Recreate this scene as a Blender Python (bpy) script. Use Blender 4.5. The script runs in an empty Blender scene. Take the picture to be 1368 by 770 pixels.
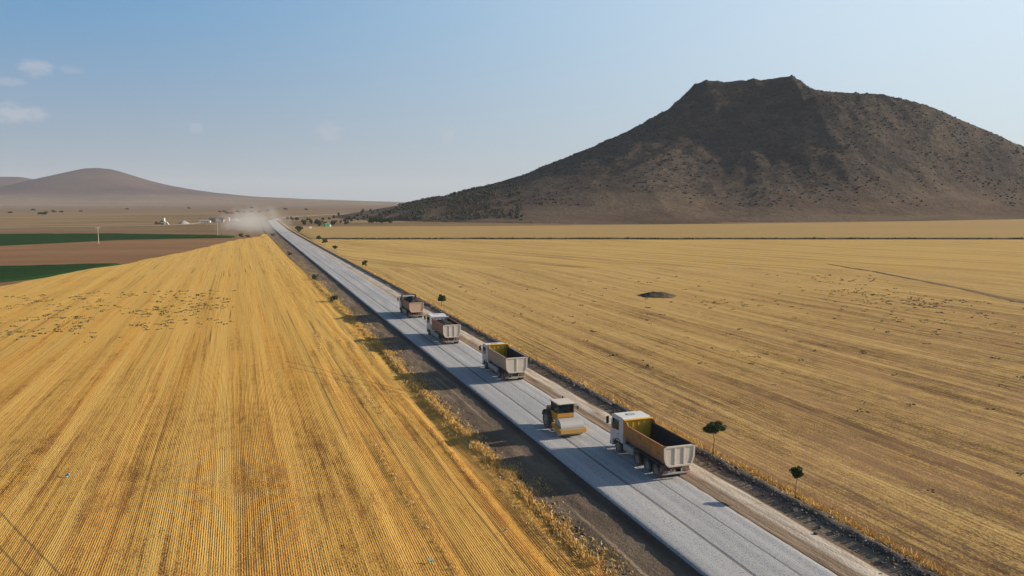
import bpy, bmesh, math, random
import numpy as np
from mathutils import Vector, Matrix

R = math.radians
sc = bpy.context.scene
random.seed(7)
rng = np.random.default_rng(11)

# ------------------------------------------------------------------ camera
# World: +Y runs along the road, +X to its right, z = 0 is the top of the gravel road.
TH = R(18.83)
cam = bpy.data.cameras.new("camera")
cam.sensor_width = 36.0
cam.lens = 36.0 * 1073.0 / 1368.0
cam.clip_start = 0.5
cam.clip_end = 60000
co = bpy.data.objects.new("camera", cam)
sc.collection.objects.link(co)
co.location = (0, 0, 20)
co.rotation_euler = (R(90 - 6.197), 0, -TH)
sc.camera = co

# ------------------------------------------------------------------ sun, sky, exposure
SUN_EL = R(18.7)
SUN_ANG = R(-9.5)          # direction to the sun in the XY plane, from +X
sd = Vector((math.cos(SUN_ANG) * math.cos(SUN_EL), math.sin(SUN_ANG) * math.cos(SUN_EL), math.sin(SUN_EL)))
sl = bpy.data.lights.new("sun", 'SUN')
sl.energy = 5.0
sl.angle = R(0.53)
sl.color = (1.0, 0.86, 0.68)
so = bpy.data.objects.new("sun", sl)
sc.collection.objects.link(so)
so.location = (300, -100, 300)
so.rotation_euler = (-sd).to_track_quat('-Z', 'Y').to_euler()

world = bpy.data.worlds.new("World")
sc.world = world
world.use_nodes = True
sc.view_settings.view_transform = 'Standard'
sc.view_settings.look = 'None'
sc.view_settings.gamma = 1.0
sc.view_settings.exposure = 0.7
HAZE_DENSITY = 5.0e-5


class G:
    """small node-graph writer"""
    def __init__(s, nt):
        s.nt = nt
    def n(s, t, ins=None, **pr):
        nd = s.nt.nodes.new(t)
        for k, v in pr.items():
            setattr(nd, k, v)
        for k, v in (ins or {}).items():
            s.put(nd.inputs[k], v)
        return nd
    def put(s, sock, v):
        if isinstance(v, bpy.types.NodeSocket):
            s.nt.links.new(v, sock)
        else:
            if sock.type == 'RGBA' and not isinstance(v, (int, float)) and len(v) == 3:
                v = (*v, 1)
            sock.default_value = v
    def m(s, op, a, b=0.0, c=None):
        nd = s.n('ShaderNodeMath', {0: a, 1: b}, operation=op)
        if c is not None:
            s.put(nd.inputs[2], c)
        return nd.outputs[0]
    def vm(s, op, a, b):
        return s.n('ShaderNodeVectorMath', {0: a, 1: b}, operation=op).outputs[0]
    def mix(s, f, a, b, blend='MIX'):
        nd = s.n('ShaderNodeMix', data_type='RGBA', blend_type=blend)
        s.put(nd.inputs[0], f); s.put(nd.inputs[6], a); s.put(nd.inputs[7], b)
        return nd.outputs[2]
    def noise(s, vec, scale=1.0, detail=3.0, rough=0.55, dist=0.0):
        return s.n('ShaderNodeTexNoise', {'Vector': vec, 'Scale': scale, 'Detail': detail, 'Roughness': rough, 'Distortion': dist}).outputs[0]
    def step(s, v, a, b, lo=0.0, hi=1.0):
        return s.n('ShaderNodeMapRange', {0: v, 1: a, 2: b, 3: lo, 4: hi}, interpolation_type='SMOOTHSTEP').outputs[0]
    def xyz(s, v):
        return s.n('ShaderNodeSeparateXYZ', {0: v}).outputs
    def comb(s, x, y, z=0.0):
        return s.n('ShaderNodeCombineXYZ', {0: x, 1: y, 2: z}).outputs[0]
    def obj(s):
        return s.n('ShaderNodeTexCoord').outputs['Object']
    def scaled(s, v, x, y, z=1.0):
        return s.vm('MULTIPLY', v, (x, y, z))
    def bump(s, h, strength=0.5, dist=0.05):
        return s.n('ShaderNodeBump', {'Height': h, 'Strength': strength, 'Distance': dist}).outputs[0]


# sky: Nishita plus a few faint small cumulus, set by direction
wn = world.node_tree
wn.nodes.clear()
g = G(wn)
sky = g.n('ShaderNodeTexSky', sky_type='NISHITA', sun_disc=False, sun_elevation=SUN_EL,
          sun_rotation=math.atan2(sd.x, sd.y), altitude=1000, air_density=1.0, dust_density=1.6, ozone_density=1.6)
dirv = g.n('ShaderNodeTexCoord').outputs['Generated']
dx, dy, dz = g.xyz(dirv)
az = g.m('ARCTAN2', dx, dy)
el = g.m('ARCSINE', dz)
cn = g.noise(g.comb(g.m('MULTIPLY', az, 60), g.m('MULTIPLY', el, 130)), 1.0, 5, 0.6)
tot = None
CLOUDS = ((-11.2, 7.9, 1.2, .62, .42), (-12.7, 7.0, 1.0, .35, .28), (-12.6, 5.2, 2.2, .7, .45), (6.2, 4.75, 1.1, .7, .3),
          (-2.3, 4.7, .6, .45, .26), (14.3, 4.6, .7, .6, .2), (-9.4, 8.0, .9, .35, .22))
for (caz, cel, saz, sel, st) in CLOUDS:
    a = g.m('POWER', g.m('DIVIDE', g.m('SUBTRACT', az, R(caz)), R(saz)), 2)
    e = g.m('POWER', g.m('DIVIDE', g.m('SUBTRACT', el, R(cel)), R(sel)), 2)
    w = g.m('SUBTRACT', 1.0, g.m('ADD', a, e))
    w = g.m('ADD', w, g.m('MULTIPLY', g.m('SUBTRACT', cn, 0.5), 2.6))
    w = g.step(w, 0.0, 1.1, 0.0, st)
    tot = w if tot is None else g.m('MAXIMUM', tot, w)
# dusty air low in the sky: pale towards the sun, clearer blue away from it
side = g.step(az, R(-18), R(62))
low = g.mix(side, (2.6, 2.85, 3.35), (4.9, 5.6, 5.9))
high = g.mix(side, (0.85, 2.5, 4.5), (5.9, 7.0, 7.8))
veil = g.mix(g.step(el, R(-1.5), R(15)), low, high)
base_sky = g.mix(g.step(el, R(38), R(14), 0, .85), sky.outputs[0], veil)
ccol = g.mix(tot, base_sky, (4.6, 4.5, 4.75))
bg = g.n('ShaderNodeBackground', {'Color': ccol, 'Strength': 0.079})
g.nt.links.new(bg.outputs[0], g.n('ShaderNodeOutputWorld').inputs[0])


# ------------------------------------------------------------------ object helpers
def tag(o, label=None, cat=None, group=None, kind=None):
    if label: o['label'] = label
    if cat: o['category'] = cat
    if group: o['group'] = group
    if kind: o['kind'] = kind
    return o


def link(o, parent=None):
    sc.collection.objects.link(o)
    if parent:
        o.parent = parent
    return o


def empty(name, loc=(0, 0, 0), rz=0.0, label=None, cat=None, group=None):
    o = bpy.data.objects.new(name, None)
    o.empty_display_size = 0.3
    o.location = loc
    o.rotation_euler = (0, 0, rz)
    link(o)
    return tag(o, label, cat, group)


def obj(name, bm, m, parent=None, smooth=False):
    me = bpy.data.meshes.new(name)
    bmesh.ops.recalc_face_normals(bm, faces=bm.faces)
    bm.to_mesh(me)
    bm.free()
    for x in (m if isinstance(m, (list, tuple)) else [m]):
        me.materials.append(x)
    if smooth:
        me.polygons.foreach_set('use_smooth', [True] * len(me.polygons))
    return link(bpy.data.objects.new(name, me), parent)


def npmesh(name, verts, faces, m, parent=None, smooth=False, kind=None):
    """verts (n,3), faces (m,k) numpy"""
    me = bpy.data.meshes.new(name)
    v = np.asarray(verts, np.float32); f = np.asarray(faces, np.int32)
    k = f.shape[1]
    me.vertices.add(len(v)); me.vertices.foreach_set('co', v.ravel())
    me.loops.add(f.size); me.loops.foreach_set('vertex_index', f.ravel())
    me.polygons.add(len(f)); me.polygons.foreach_set('loop_start', np.arange(0, f.size, k, dtype=np.int32))
    me.polygons.foreach_set('loop_total', np.full(len(f), k, np.int32))
    if smooth:
        me.polygons.foreach_set('use_smooth', np.ones(len(f), bool))
    me.update(calc_edges=True)
    me.materials.append(m)
    o = link(bpy.data.objects.new(name, me), parent)
    if kind: o['kind'] = kind
    return o


def grid_faces(ny, nx):
    i = np.arange(ny * nx).reshape(ny, nx)
    return np.stack([i[:-1, :-1], i[:-1, 1:], i[1:, 1:], i[1:, :-1]], -1).reshape(-1, 4)


def sheet(name, X, Y, Z, m, kind='structure'):
    return npmesh(name, np.stack([X, Y, Z], -1).reshape(-1, 3), grid_faces(*X.shape), m, smooth=True, kind=kind)


def copy_tree(o, parent=None, loc=None, rz=None, scale=None, label=None):
    c = o.copy()
    sc.collection.objects.link(c)
    c.parent = parent
    if loc is not None: c.location = loc
    if rz is not None: c.rotation_euler = (0, 0, rz)
    if scale is not None: c.scale = scale
    if label: c['label'] = label
    for ch in o.children:
        copy_tree(ch, c)
    return c


def add_box(bm, x0, x1, y0, y1, z0, z1, bevel=0.0, mat=None):
    r = bmesh.ops.create_cube(bm, size=1.0)
    vs = r['verts']
    for v in vs:
        v.co = Vector((x0 + (v.co.x + .5) * (x1 - x0), y0 + (v.co.y + .5) * (y1 - y0), z0 + (v.co.z + .5) * (z1 - z0)))
    if bevel > 0:
        es = list({e for v in vs for e in v.link_edges})
        rr = bmesh.ops.bevel(bm, geom=es, offset=bevel, segments=2, profile=0.5, affect='EDGES')
        vs = list({v for f in rr['faces'] for v in f.verts} | {v for v in vs if v.is_valid})
    if mat is not None:
        bmesh.ops.transform(bm, matrix=mat, verts=[v for v in vs if v.is_valid])
    return vs


def add_tube(bm, p0, p1, r0, r1=None, seg=10):
    p0 = Vector(p0); p1 = Vector(p1); d = p1 - p0
    r1 = r0 if r1 is None else r1
    mt = Matrix.Translation((p0 + p1) / 2) @ d.to_track_quat('Z', 'Y').to_matrix().to_4x4()
    bmesh.ops.create_cone(bm, cap_ends=True, cap_tris=False, segments=seg, radius1=r0, radius2=r1, depth=d.length, matrix=mt)


def add_prism(bm, pts, axis, a0, a1):
    """extrude a closed outline: axis 'x' -> pts are (y,z); axis 'y' -> pts are (x,z)"""
    def P(p, a):
        return (a, p[0], p[1]) if axis == 'x' else (p[0], a, p[1]) if axis == 'y' else (p[0], p[1], a)
    A = [bm.verts.new(P(p, a0)) for p in pts]
    B = [bm.verts.new(P(p, a1)) for p in pts]
    n = len(pts)
    fs = [bm.faces.new(A[::-1]), bm.faces.new(B)]
    for i in range(n):
        fs.append(bm.faces.new((A[i], A[(i + 1) % n], B[(i + 1) % n], B[i])))
    return A + B


def add_lathe(bm, prof, cx=0.0, cy=0.0, cz=0.0, seg=28, closed=False):
    """revolve (x, r) about the X axis"""
    rings = []
    for (x, r) in prof:
        rings.append([bm.verts.new((cx + x, cy + r * math.cos(2 * math.pi * k / seg), cz + r * math.sin(2 * math.pi * k / seg))) for k in range(seg)])
    for a, b in zip(rings[:-1], rings[1:]):
        for k in range(seg):
            bm.faces.new((a[k], a[(k + 1) % seg], b[(k + 1) % seg], b[k]))
    if closed:
        bm.faces.new(rings[0]); bm.faces.new(rings[-1][::-1])


def bevel_all(bm, off, seg=2):
    es = [e for e in bm.edges if len(e.link_faces) == 2 and e.calc_face_angle(0) > 0.5]
    bmesh.ops.bevel(bm, geom=es, offset=off, segments=seg, profile=0.5, affect='EDGES', clamp_overlap=True)


# numpy gradient noise
_perm = rng.permutation(512).astype(np.int64)
_perm = np.concatenate([_perm, _perm])
_ga = rng.random(512) * 2 * np.pi
_gx, _gy = np.cos(_ga), np.sin(_ga)


def pn(x, y):
    x = np.asarray(x, float); y = np.asarray(y, float)
    xi = np.floor(x).astype(np.int64); yi = np.floor(y).astype(np.int64)
    xf = x - xi; yf = y - yi
    u = xf * xf * xf * (xf * (xf * 6 - 15) + 10); v = yf * yf * yf * (yf * (yf * 6 - 15) + 10)
    def gr(ix, iy, fx, fy):
        h = _perm[(_perm[ix & 511] + iy) & 511]
        return _gx[h] * fx + _gy[h] * fy
    a = gr(xi, yi, xf, yf); b = gr(xi + 1, yi, xf - 1, yf)
    c = gr(xi, yi + 1, xf, yf - 1); d = gr(xi + 1, yi + 1, xf - 1, yf - 1)
    return (a + u * (b - a)) * (1 - v) + (c + u * (d - c)) * v


def fbm(x, y, o=4, g=0.5):
    s = 0; a = 1.0; f = 1.0
    for k in range(o):
        s = s + a * pn(x * f + 17.3 * k, y * f - 9.1 * k); a *= g; f *= 2.03
    return s


def c2w(x, y):
    """frame with +Y along the viewing direction -> world"""
    return x * math.cos(TH) + y * math.sin(TH), -x * math.sin(TH) + y * math.cos(TH)


# ------------------------------------------------------------------ materials
def new_mat(name):
    m = bpy.data.materials.new(name)
    m.use_nodes = True
    nt = m.node_tree
    nt.nodes.clear()
    g = G(nt)
    b = g.n('ShaderNodeBsdfPrincipled', {'Roughness': 0.9})
    o = g.n('ShaderNodeOutputMaterial')
    nt.links.new(b.outputs[0], o.inputs[0])
    if 'Specular IOR Level' in b.inputs:
        b.inputs['Specular IOR Level'].default_value = 0.03
    return m, g, b


def stubble(name, gold=(.545, .285, .055), pale=(.585, .375, .11), soil=(.12, .054, .02), tan=(.33, .155, .048), row=0.136, rowamp=1.0, bend=0.07,
            dark=(.085, .065, .04), darkamt=0.3, coverage=0.5, laneamp=1.5, far=(60, 150, .28), skew=0.0, tracks=()):
    """harvested straw rows running along +Y"""
    m, g, b = new_mat(name)
    P = g.obj()
    x, y, z = g.xyz(P)
    if skew:
        x = g.m('ADD', x, g.m('MULTIPLY', y, skew))
    wv = g.m('MULTIPLY', g.m('SUBTRACT', g.noise(g.scaled(P, .05, .025), 1, 2), .5), bend * 8)
    xw = g.m('ADD', g.m('ADD', x, wv), g.m('MULTIPLY', g.m('SUBTRACT', g.noise(g.scaled(P, 1.3, .25), 1, 2), .5), .05))
    V = g.comb(xw, y)
    # broad tones
    patch = g.noise(g.scaled(V, .035, .018), 1, 4, .6)
    lane = g.noise(g.scaled(V, .42, .006), 1, 3, .65)        # windrows and wheel lanes
    fine = g.noise(g.scaled(V, 1.9, .035), 1, 4, .65)
    clump = g.noise(g.scaled(V, 8.5, 3.6), 1, 3, .7)
    plot = g.step(g.noise(g.scaled(V, .12, .07), 1, 4, .6), .36, .62, .25, 1.0)
    grain = g.noise(g.scaled(V, 22, 11), 1, 2, .6)
    rs = g.m('MULTIPLY_ADD', g.m('SINE', g.m('MULTIPLY', xw, 2 * math.pi / row)), .5, .5)
    cov = g.m('ADD', g.m('MULTIPLY', g.m('MULTIPLY', rs, plot), .36 * rowamp), g.m('MULTIPLY', clump, 1.5))
    cov = g.m('ADD', cov, g.m('MULTIPLY', g.m('SUBTRACT', lane, .5), laneamp))
    cov = g.m('ADD', cov, g.m('MULTIPLY', g.m('SUBTRACT', fine, .5), 1.1))
    cov = g.m('ADD', cov, g.m('MULTIPLY', g.m('SUBTRACT', patch, .5), .45))
    mott = g.noise(g.scaled(V, 1.4, .55), 1, 4, .65)
    cov = g.m('ADD', cov, g.m('MULTIPLY', g.m('SUBTRACT', mott, .5), .8))
    rs2 = g.m('SINE', g.m('MULTIPLY', g.m('ADD', xw, g.m('MULTIPLY', lane, .3)), 2 * math.pi / (row * 3.05)))
    cov = g.m('ADD', cov, g.m('MULTIPLY', g.m('MULTIPLY', rs2, plot), .08))
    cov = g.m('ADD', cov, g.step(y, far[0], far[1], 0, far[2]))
    f = g.step(cov, .97 - coverage, 1.57 - coverage)
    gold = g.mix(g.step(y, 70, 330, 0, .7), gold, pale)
    straw = g.mix(g.step(g.m('ADD', g.m('MULTIPLY', grain, .5), g.m('MULTIPLY', lane, .6)), .38, .75), gold, pale)
    earth = g.mix(g.step(g.noise(g.scaled(V, .25, .05), 1, 4, .6), .35, .7), tan, soil)
    c = g.mix(f, earth, straw)
    # thin dark wheel lines
    wl = g.noise(g.scaled(V, .85, .002), 1, 1, .4)
    ln = g.m('ABSOLUTE', g.m('SUBTRACT', wl, .5))
    ln = g.m('MULTIPLY', g.step(ln, .012, .0), g.step(g.noise(g.scaled(V, .15, .03), 1, 2), .35, .6))
    c = g.mix(g.m('MULTIPLY', ln, .7), c, dark)
    # tractor tracks that cut across the rows
    for (x0, y0, x1, y1, wd, st) in tracks:
        L2 = (x1 - x0) ** 2 + (y1 - y0) ** 2
        dx_, dy_ = g.m('SUBTRACT', xw, x0), g.m('SUBTRACT', y, y0)
        t_ = g.n('ShaderNodeMath', {1: 0.0, 0: g.m('DIVIDE', g.m('ADD', g.m('MULTIPLY', dx_, x1 - x0), g.m('MULTIPLY', dy_, y1 - y0)), L2)}, operation='MAXIMUM', use_clamp=True).outputs[0]
        ex, ey = g.m('SUBTRACT', dx_, g.m('MULTIPLY', t_, x1 - x0)), g.m('SUBTRACT', dy_, g.m('MULTIPLY', t_, y1 - y0))
        dd = g.m('SQRT', g.m('ADD', g.m('MULTIPLY', ex, ex), g.m('MULTIPLY', ey, ey)))
        dd = g.m('ADD', dd, g.m('MULTIPLY', g.m('SUBTRACT', clump, .5), .2))
        c = g.mix(g.step(dd, wd, wd * .3, 0, st), c, dark)
    # grey green weedy streaks
    ws = g.step(g.m('ADD', g.noise(g.scaled(V, .5, .05), 1, 4, .65), g.m('MULTIPLY', g.m('SUBTRACT', clump, .5), .45)), .6, .8, 0, darkamt)
    c = g.mix(ws, c, dark)
    g.put(b.inputs['Base Color'], c)
    g.put(b.inputs['Roughness'], .95)
    h = g.m('ADD', g.m('MULTIPLY', g.m('MULTIPLY', rs, plot), .38 * rowamp), g.m('ADD', g.m('MULTIPLY', clump, 1.0), g.m('MULTIPLY', grain, .35)))
    h = g.m('ADD', h, g.m('MULTIPLY', fine, 1.2))
    g.put(b.inputs['Normal'], g.bump(h, .8, .09))
    return m


def soilmat(name, c1, c2, c3=None, s=(.05, .02), grain=6.0, bump=.5, dist=.06, speck=None):
    m, g, b = new_mat(name)
    P = g.obj()
    a = g.noise(g.scaled(P, s[0], s[1]), 1, 5, .62)
    c = g.mix(g.step(a, .35, .66), c1, c2)
    if c3:
        c = g.mix(g.step(g.noise(g.scaled(P, s[0] * 3.1, s[1] * 2.3), 1, 5, .65), .5, .72, 0, .8), c, c3)
    gr = g.noise(P, grain, 4, .65)
    c = g.mix(g.step(gr, .3, .7, .0, .5), c, g.mix(.5, c, (.02, .016, .012)))
    if speck:
        c = g.mix(g.step(g.noise(P, grain * 2.1, 2, .5), .66, .72, 0, .8), c, speck)
    g.put(b.inputs['Base Color'], c)
    if bump > 0:
        g.put(b.inputs['Normal'], g.bump(g.noise(P, grain * .6, 5, .65), bump, dist))
    return m


def paint(name, col, dirt=.45, rough=.45, dustcol=(.36, .30, .235), metallic=0.0, zdirt=(0.4, 2.4), stain=None):
    m, g, b = new_mat(name)
    P = g.obj()
    x, y, z = g.xyz(P)
    n1 = g.noise(P, 1.7, 5, .65)
    n2 = g.noise(g.scaled(P, 9, 9, 2.0), 1, 4, .6)
    low = g.step(z, zdirt[1], zdirt[0])
    f = g.m('ADD', g.m('MULTIPLY', g.step(n1, .35, .75), .6), g.m('MULTIPLY', g.step(n2, .45, .75), .4))
    f = g.m('MULTIPLY', g.m('ADD', f, g.m('MULTIPLY', low, .7)), dirt)
    f = g.m('MINIMUM', f, .92)
    c = g.mix(f, col, dustcol)
    if stain:
        c = g.mix(g.step(g.noise(g.scaled(P, .6, .9, 3.0), 1, 4, .6), .56, .7, 0, .6), c, stain)
    g.put(b.inputs['Base Color'], c)
    g.put(b.inputs['Roughness'], g.m('ADD', rough, g.m('MULTIPLY', f, .45)))
    b.inputs['Metallic'].default_value = metallic
    b.inputs['Specular IOR Level'].default_value = .4
    return m


def leafmat(name, c1, c2, s=3.0):
    m, g, b = new_mat(name)
    P = g.obj()
    n = g.noise(P, s, 3, .6)
    g.put(b.inputs['Base Color'], g.mix(g.step(n, .32, .68), c1, c2))
    g.put(b.inputs['Roughness'], .7)
    return m


M = {}
M['plain'] = None
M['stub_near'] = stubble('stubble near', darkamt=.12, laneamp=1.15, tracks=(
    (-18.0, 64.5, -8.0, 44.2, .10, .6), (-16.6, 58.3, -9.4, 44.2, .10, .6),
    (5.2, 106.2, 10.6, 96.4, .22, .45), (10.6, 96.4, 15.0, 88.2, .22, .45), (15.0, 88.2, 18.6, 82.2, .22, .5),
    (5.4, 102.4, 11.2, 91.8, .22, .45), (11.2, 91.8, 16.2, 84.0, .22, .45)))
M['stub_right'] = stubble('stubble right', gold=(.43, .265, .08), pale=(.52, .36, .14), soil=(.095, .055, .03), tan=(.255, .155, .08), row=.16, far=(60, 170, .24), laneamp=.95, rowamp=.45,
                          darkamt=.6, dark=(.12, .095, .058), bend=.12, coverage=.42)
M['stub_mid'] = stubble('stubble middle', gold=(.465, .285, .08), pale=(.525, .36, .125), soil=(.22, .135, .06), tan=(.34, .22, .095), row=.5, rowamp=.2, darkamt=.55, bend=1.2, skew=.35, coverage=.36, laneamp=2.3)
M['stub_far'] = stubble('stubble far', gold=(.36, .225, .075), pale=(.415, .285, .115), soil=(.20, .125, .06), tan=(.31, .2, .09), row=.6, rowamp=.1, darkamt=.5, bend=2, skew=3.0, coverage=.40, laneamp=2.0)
M['plough'] = soilmat('reddish field soil', (.23, .125, .062), (.29, .165, .085), (.19, .135, .065), s=(.012, .03), grain=1.2, bump=.5, dist=.2)
M['crop'] = soilmat('green crop', (.016, .048, .010), (.022, .06, .013), (.03, .05, .012), s=(.03, .05), grain=2.0, bump=.9, dist=.4)
M['verge'] = None
M['dirtpath'] = soilmat('pale dirt', (.50, .42, .32), (.42, .33, .24), s=(.1, .02), grain=2.0)
M['darkstrip'] = soilmat('dark field edge', (.10, .085, .05), (.17, .12, .07), (.07, .07, .035), s=(.3, .3), grain=1.5, bump=.8, dist=.3)
M['trackstrip'] = soilmat('worn field track', (.27, .185, .09), (.19, .135, .075), (.13, .10, .06), s=(.3, .12), grain=1.5, bump=.8, dist=.2)
M['rock'] = soilmat('clod', (.10, .082, .064), (.16, .13, .10), s=(1.5, 1.5), grain=8)
M['whiterock'] = soilmat('pale stone', (.50, .48, .44), (.38, .35, .31), s=(2, 2), grain=8)
M['straw'] = leafmat('dry straw', (.52, .33, .10), (.60, .42, .17), 1.2)
M['weed'] = leafmat('grey green weed', (.13, .115, .05), (.22, .165, .07), .8)
M['leaf'] = leafmat('leaves', (.042, .062, .026), (.10, .125, .055), 3.5)
M['leaf_far'] = leafmat('far leaves', (.04, .058, .03), (.065, .08, .04), .4)
M['wood_leaf'] = leafmat('wood leaves', (.036, .04, .027), (.058, .056, .036), .2)
M['scrub'] = leafmat('scrub', (.024, .023, .018), (.04, .035, .026), .05)
M['bark'] = soilmat('bark', (.10, .075, .05), (.16, .12, .085), s=(4, 4), grain=14)
M['tyre'] = paint('tyre', (.022, .021, .02), dirt=.55, rough=.85, zdirt=(-.6, .9), dustcol=(.24, .21, .17))
M['rim'] = paint('rim', (.22, .21, .20), dirt=.6, rough=.6, zdirt=(-.6, .9))
M['black'] = paint('black plastic', (.022, .022, .024), dirt=.25, rough=.5)
M['chassis'] = paint('chassis', (.035, .034, .034), dirt=.5, rough=.7, zdirt=(.2, 1.6))
M['white'] = paint('white paint', (.66, .655, .63), dirt=.5, rough=.3)
M['orange'] = paint('orange paint', (.50, .20, .03), dirt=.95, rough=.5, zdirt=(.9, 2.5), dustcol=(.19, .14, .10), stain=(.10, .055, .03))
M['beige'] = paint('beige paint', (.40, .29, .20), dirt=.5, rough=.55)
M['cream'] = paint('cream paint', (.60, .52, .43), dirt=.4, rough=.5, dustcol=(.42, .36, .29))
M['brown'] = paint('brown paint', (.30, .16, .09), dirt=.45, rough=.55, dustcol=(.36, .24, .16))
M['peach'] = paint('peach paint', (.56, .36, .24), dirt=.3, rough=.55, dustcol=(.48, .36, .27))
M['yellow'] = paint('yellow paint', (.62, .36, .025), dirt=.35, rough=.5, dustcol=(.42, .32, .20))
M['amber'] = paint('amber machine paint', (.60, .29, .025), dirt=.3, rough=.5, dustcol=(.36, .26, .16))
M['red'] = paint('red trim', (.34, .05, .025), dirt=.35, rough=.5)
M['bed_steel'] = paint('worn bed steel', (.045, .042, .04), dirt=.3, rough=.8, dustcol=(.10, .09, .08))  # dirty dark steel lining the inside of the tipper bodies
M['steel'] = paint('drum steel', (.42, .405, .38), dirt=.6, rough=.5, metallic=.25, dustcol=(.46, .42, .37), zdirt=(-.9, -.2))
M['greypaint'] = paint('grey paint', (.34, .33, .31), dirt=.35, rough=.5)
M['lens_red'] = paint('tail light lens', (.30, .02, .015), dirt=.3, rough=.3)
M['lens_white'] = paint('headlight lens', (.6, .6, .58), dirt=.2, rough=.2)
M['load'] = soilmat('dark stone load', (.045, .042, .04), (.085, .078, .07), s=(2, 2), grain=7, bump=1.0, dist=.15)
M['teal'] = paint('turquoise plastic', (.03, .32, .38), dirt=.1, rough=.4)
M['wood'] = soilmat('pole wood', (.52, .43, .34), (.42, .34, .26), s=(2, .5), grain=6)
M['whitewash'] = paint('whitewashed wall', (.72, .70, .66), dirt=.25, rough=.8)
M['roof'] = paint('dark roof', (.07, .05, .045), dirt=.3, rough=.8)
M['rust'] = paint('rust brown', (.26, .12, .06), dirt=.3, rough=.7)
M['green'] = paint('green paint', (.04, .26, .13), dirt=.2, rough=.5)
M['heap'] = soilmat('gravel heap', (.34, .33, .33), (.45, .43, .41), s=(.3, .3), grain=3)

m, g, b = new_mat('cab glass')
b.inputs['Base Color'].default_value = (.02, .028, .03, 1)
b.inputs['Roughness'].default_value = .12
b.inputs['Specular IOR Level'].default_value = .3
M['glass'] = m

# gravel road surface
m, g, b = new_mat('crushed stone')
P = g.obj()
x, y, z = g.xyz(P)
wob = g.m('MULTIPLY', g.m('SUBTRACT', g.noise(g.scaled(P, .2, .08), 1, 3), .5), .25)
xs = g.m('ADD', x, wob)
big = g.noise(g.scaled(P, .5, .03), 1, 4, .6)
c = g.mix(g.step(big, .35, .7), (.345, .346, .348), (.42, .42, .418))
sp = g.noise(P, 6.5, 4, .75)
c = g.mix(g.step(sp, .50, .66, 0, .75), c, (.13, .132, .138))
c = g.mix(g.step(g.noise(P, 8.0, 3, .7), .58, .70, 0, .75), c, (.58, .58, .58))
seam = None
for sx, wd, st in ((25.62, .15, .62), (27.93, .11, .40)):
    d = g.m('ABSOLUTE', g.m('SUBTRACT', xs, sx))
    s_ = g.m('MULTIPLY', g.step(g.m('ADD', d, g.m('MULTIPLY', g.m('SUBTRACT', sp, .5), .2)), wd, wd * .3), st)
    seam = s_ if seam is None else g.m('MAXIMUM', seam, s_)
c = g.mix(seam, c, (.10, .095, .09))
wt = None
for sx in (24.2, 26.6, 28.7, 29.6):
    d = g.m('ABSOLUTE', g.m('SUBTRACT', xs, sx))
    s_ = g.step(d, .4, .05)
    wt = s_ if wt is None else g.m('MAXIMUM', wt, s_)
c = g.mix(g.m('MULTIPLY', wt, g.step(big, .3, .7, .1, .45)), c, (.50, .495, .48))
c = g.mix(g.step(g.noise(g.scaled(P, .35, .12), 1, 4, .6), .56, .70, 0, .4), c, (.27, .262, .25))
edge = g.step(g.m('ADD', xs, g.m('MULTIPLY', g.m('SUBTRACT', sp, .5), .5)), 29.75, 30.1, 0, .75)
edge = g.m('MULTIPLY', edge, g.step(y, 200, 120))
c = g.mix(edge, c, (.16, .12, .085))
g.put(b.inputs['Base Color'], c)
g.put(b.inputs['Normal'], g.bump(g.m('ADD', g.noise(P, 13, 3, .7), g.m('MULTIPLY', seam, -1.5)), .9, .05))
M['road'] = m

# service track and right-hand berm: zones across the strip
m, g, b = new_mat('service track soil')
P = g.obj()
x, y, z = g.xyz(P)
xs = g.m('ADD', x, g.m('MULTIPLY', g.m('SUBTRACT', g.noise(g.scaled(P, .25, .09), 1, 4, .6), .5), .9))
st = g.noise(g.scaled(P, 3.0, .22), 1, 5, .65)
brown = g.mix(g.step(st, .35, .65), (.20, .145, .10), (.30, .225, .16))
creamc = g.mix(g.step(st, .38, .62), (.56, .49, .40), (.40, .335, .26))
f = g.m('MULTIPLY', g.step(xs, 31.1, 31.5), g.step(xs, 32.95, 32.6))
f = g.m('MULTIPLY', f, g.step(g.noise(g.scaled(P, .8, .12), 1, 4, .6), .30, .48))
c = g.mix(f, brown, creamc)
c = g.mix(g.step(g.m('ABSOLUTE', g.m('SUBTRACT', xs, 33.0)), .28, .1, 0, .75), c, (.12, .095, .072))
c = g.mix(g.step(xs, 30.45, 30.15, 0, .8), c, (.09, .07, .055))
c = g.mix(g.step(g.noise(P, 7, 3, .65), .5, .75, 0, .5), c, (.09, .07, .055))
# far along the pale stone takes over
c = g.mix(g.step(g.m('ADD', y, g.m('MULTIPLY', st, 80)), 150, 260, 0, .75), c, (.42, .375, .315))
g.put(b.inputs['Base Color'], c)
g.put(b.inputs['Normal'], g.bump(g.m('ADD', g.noise(P, 6, 4, .65), st), .7, .07))
M['track'] = m

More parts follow.
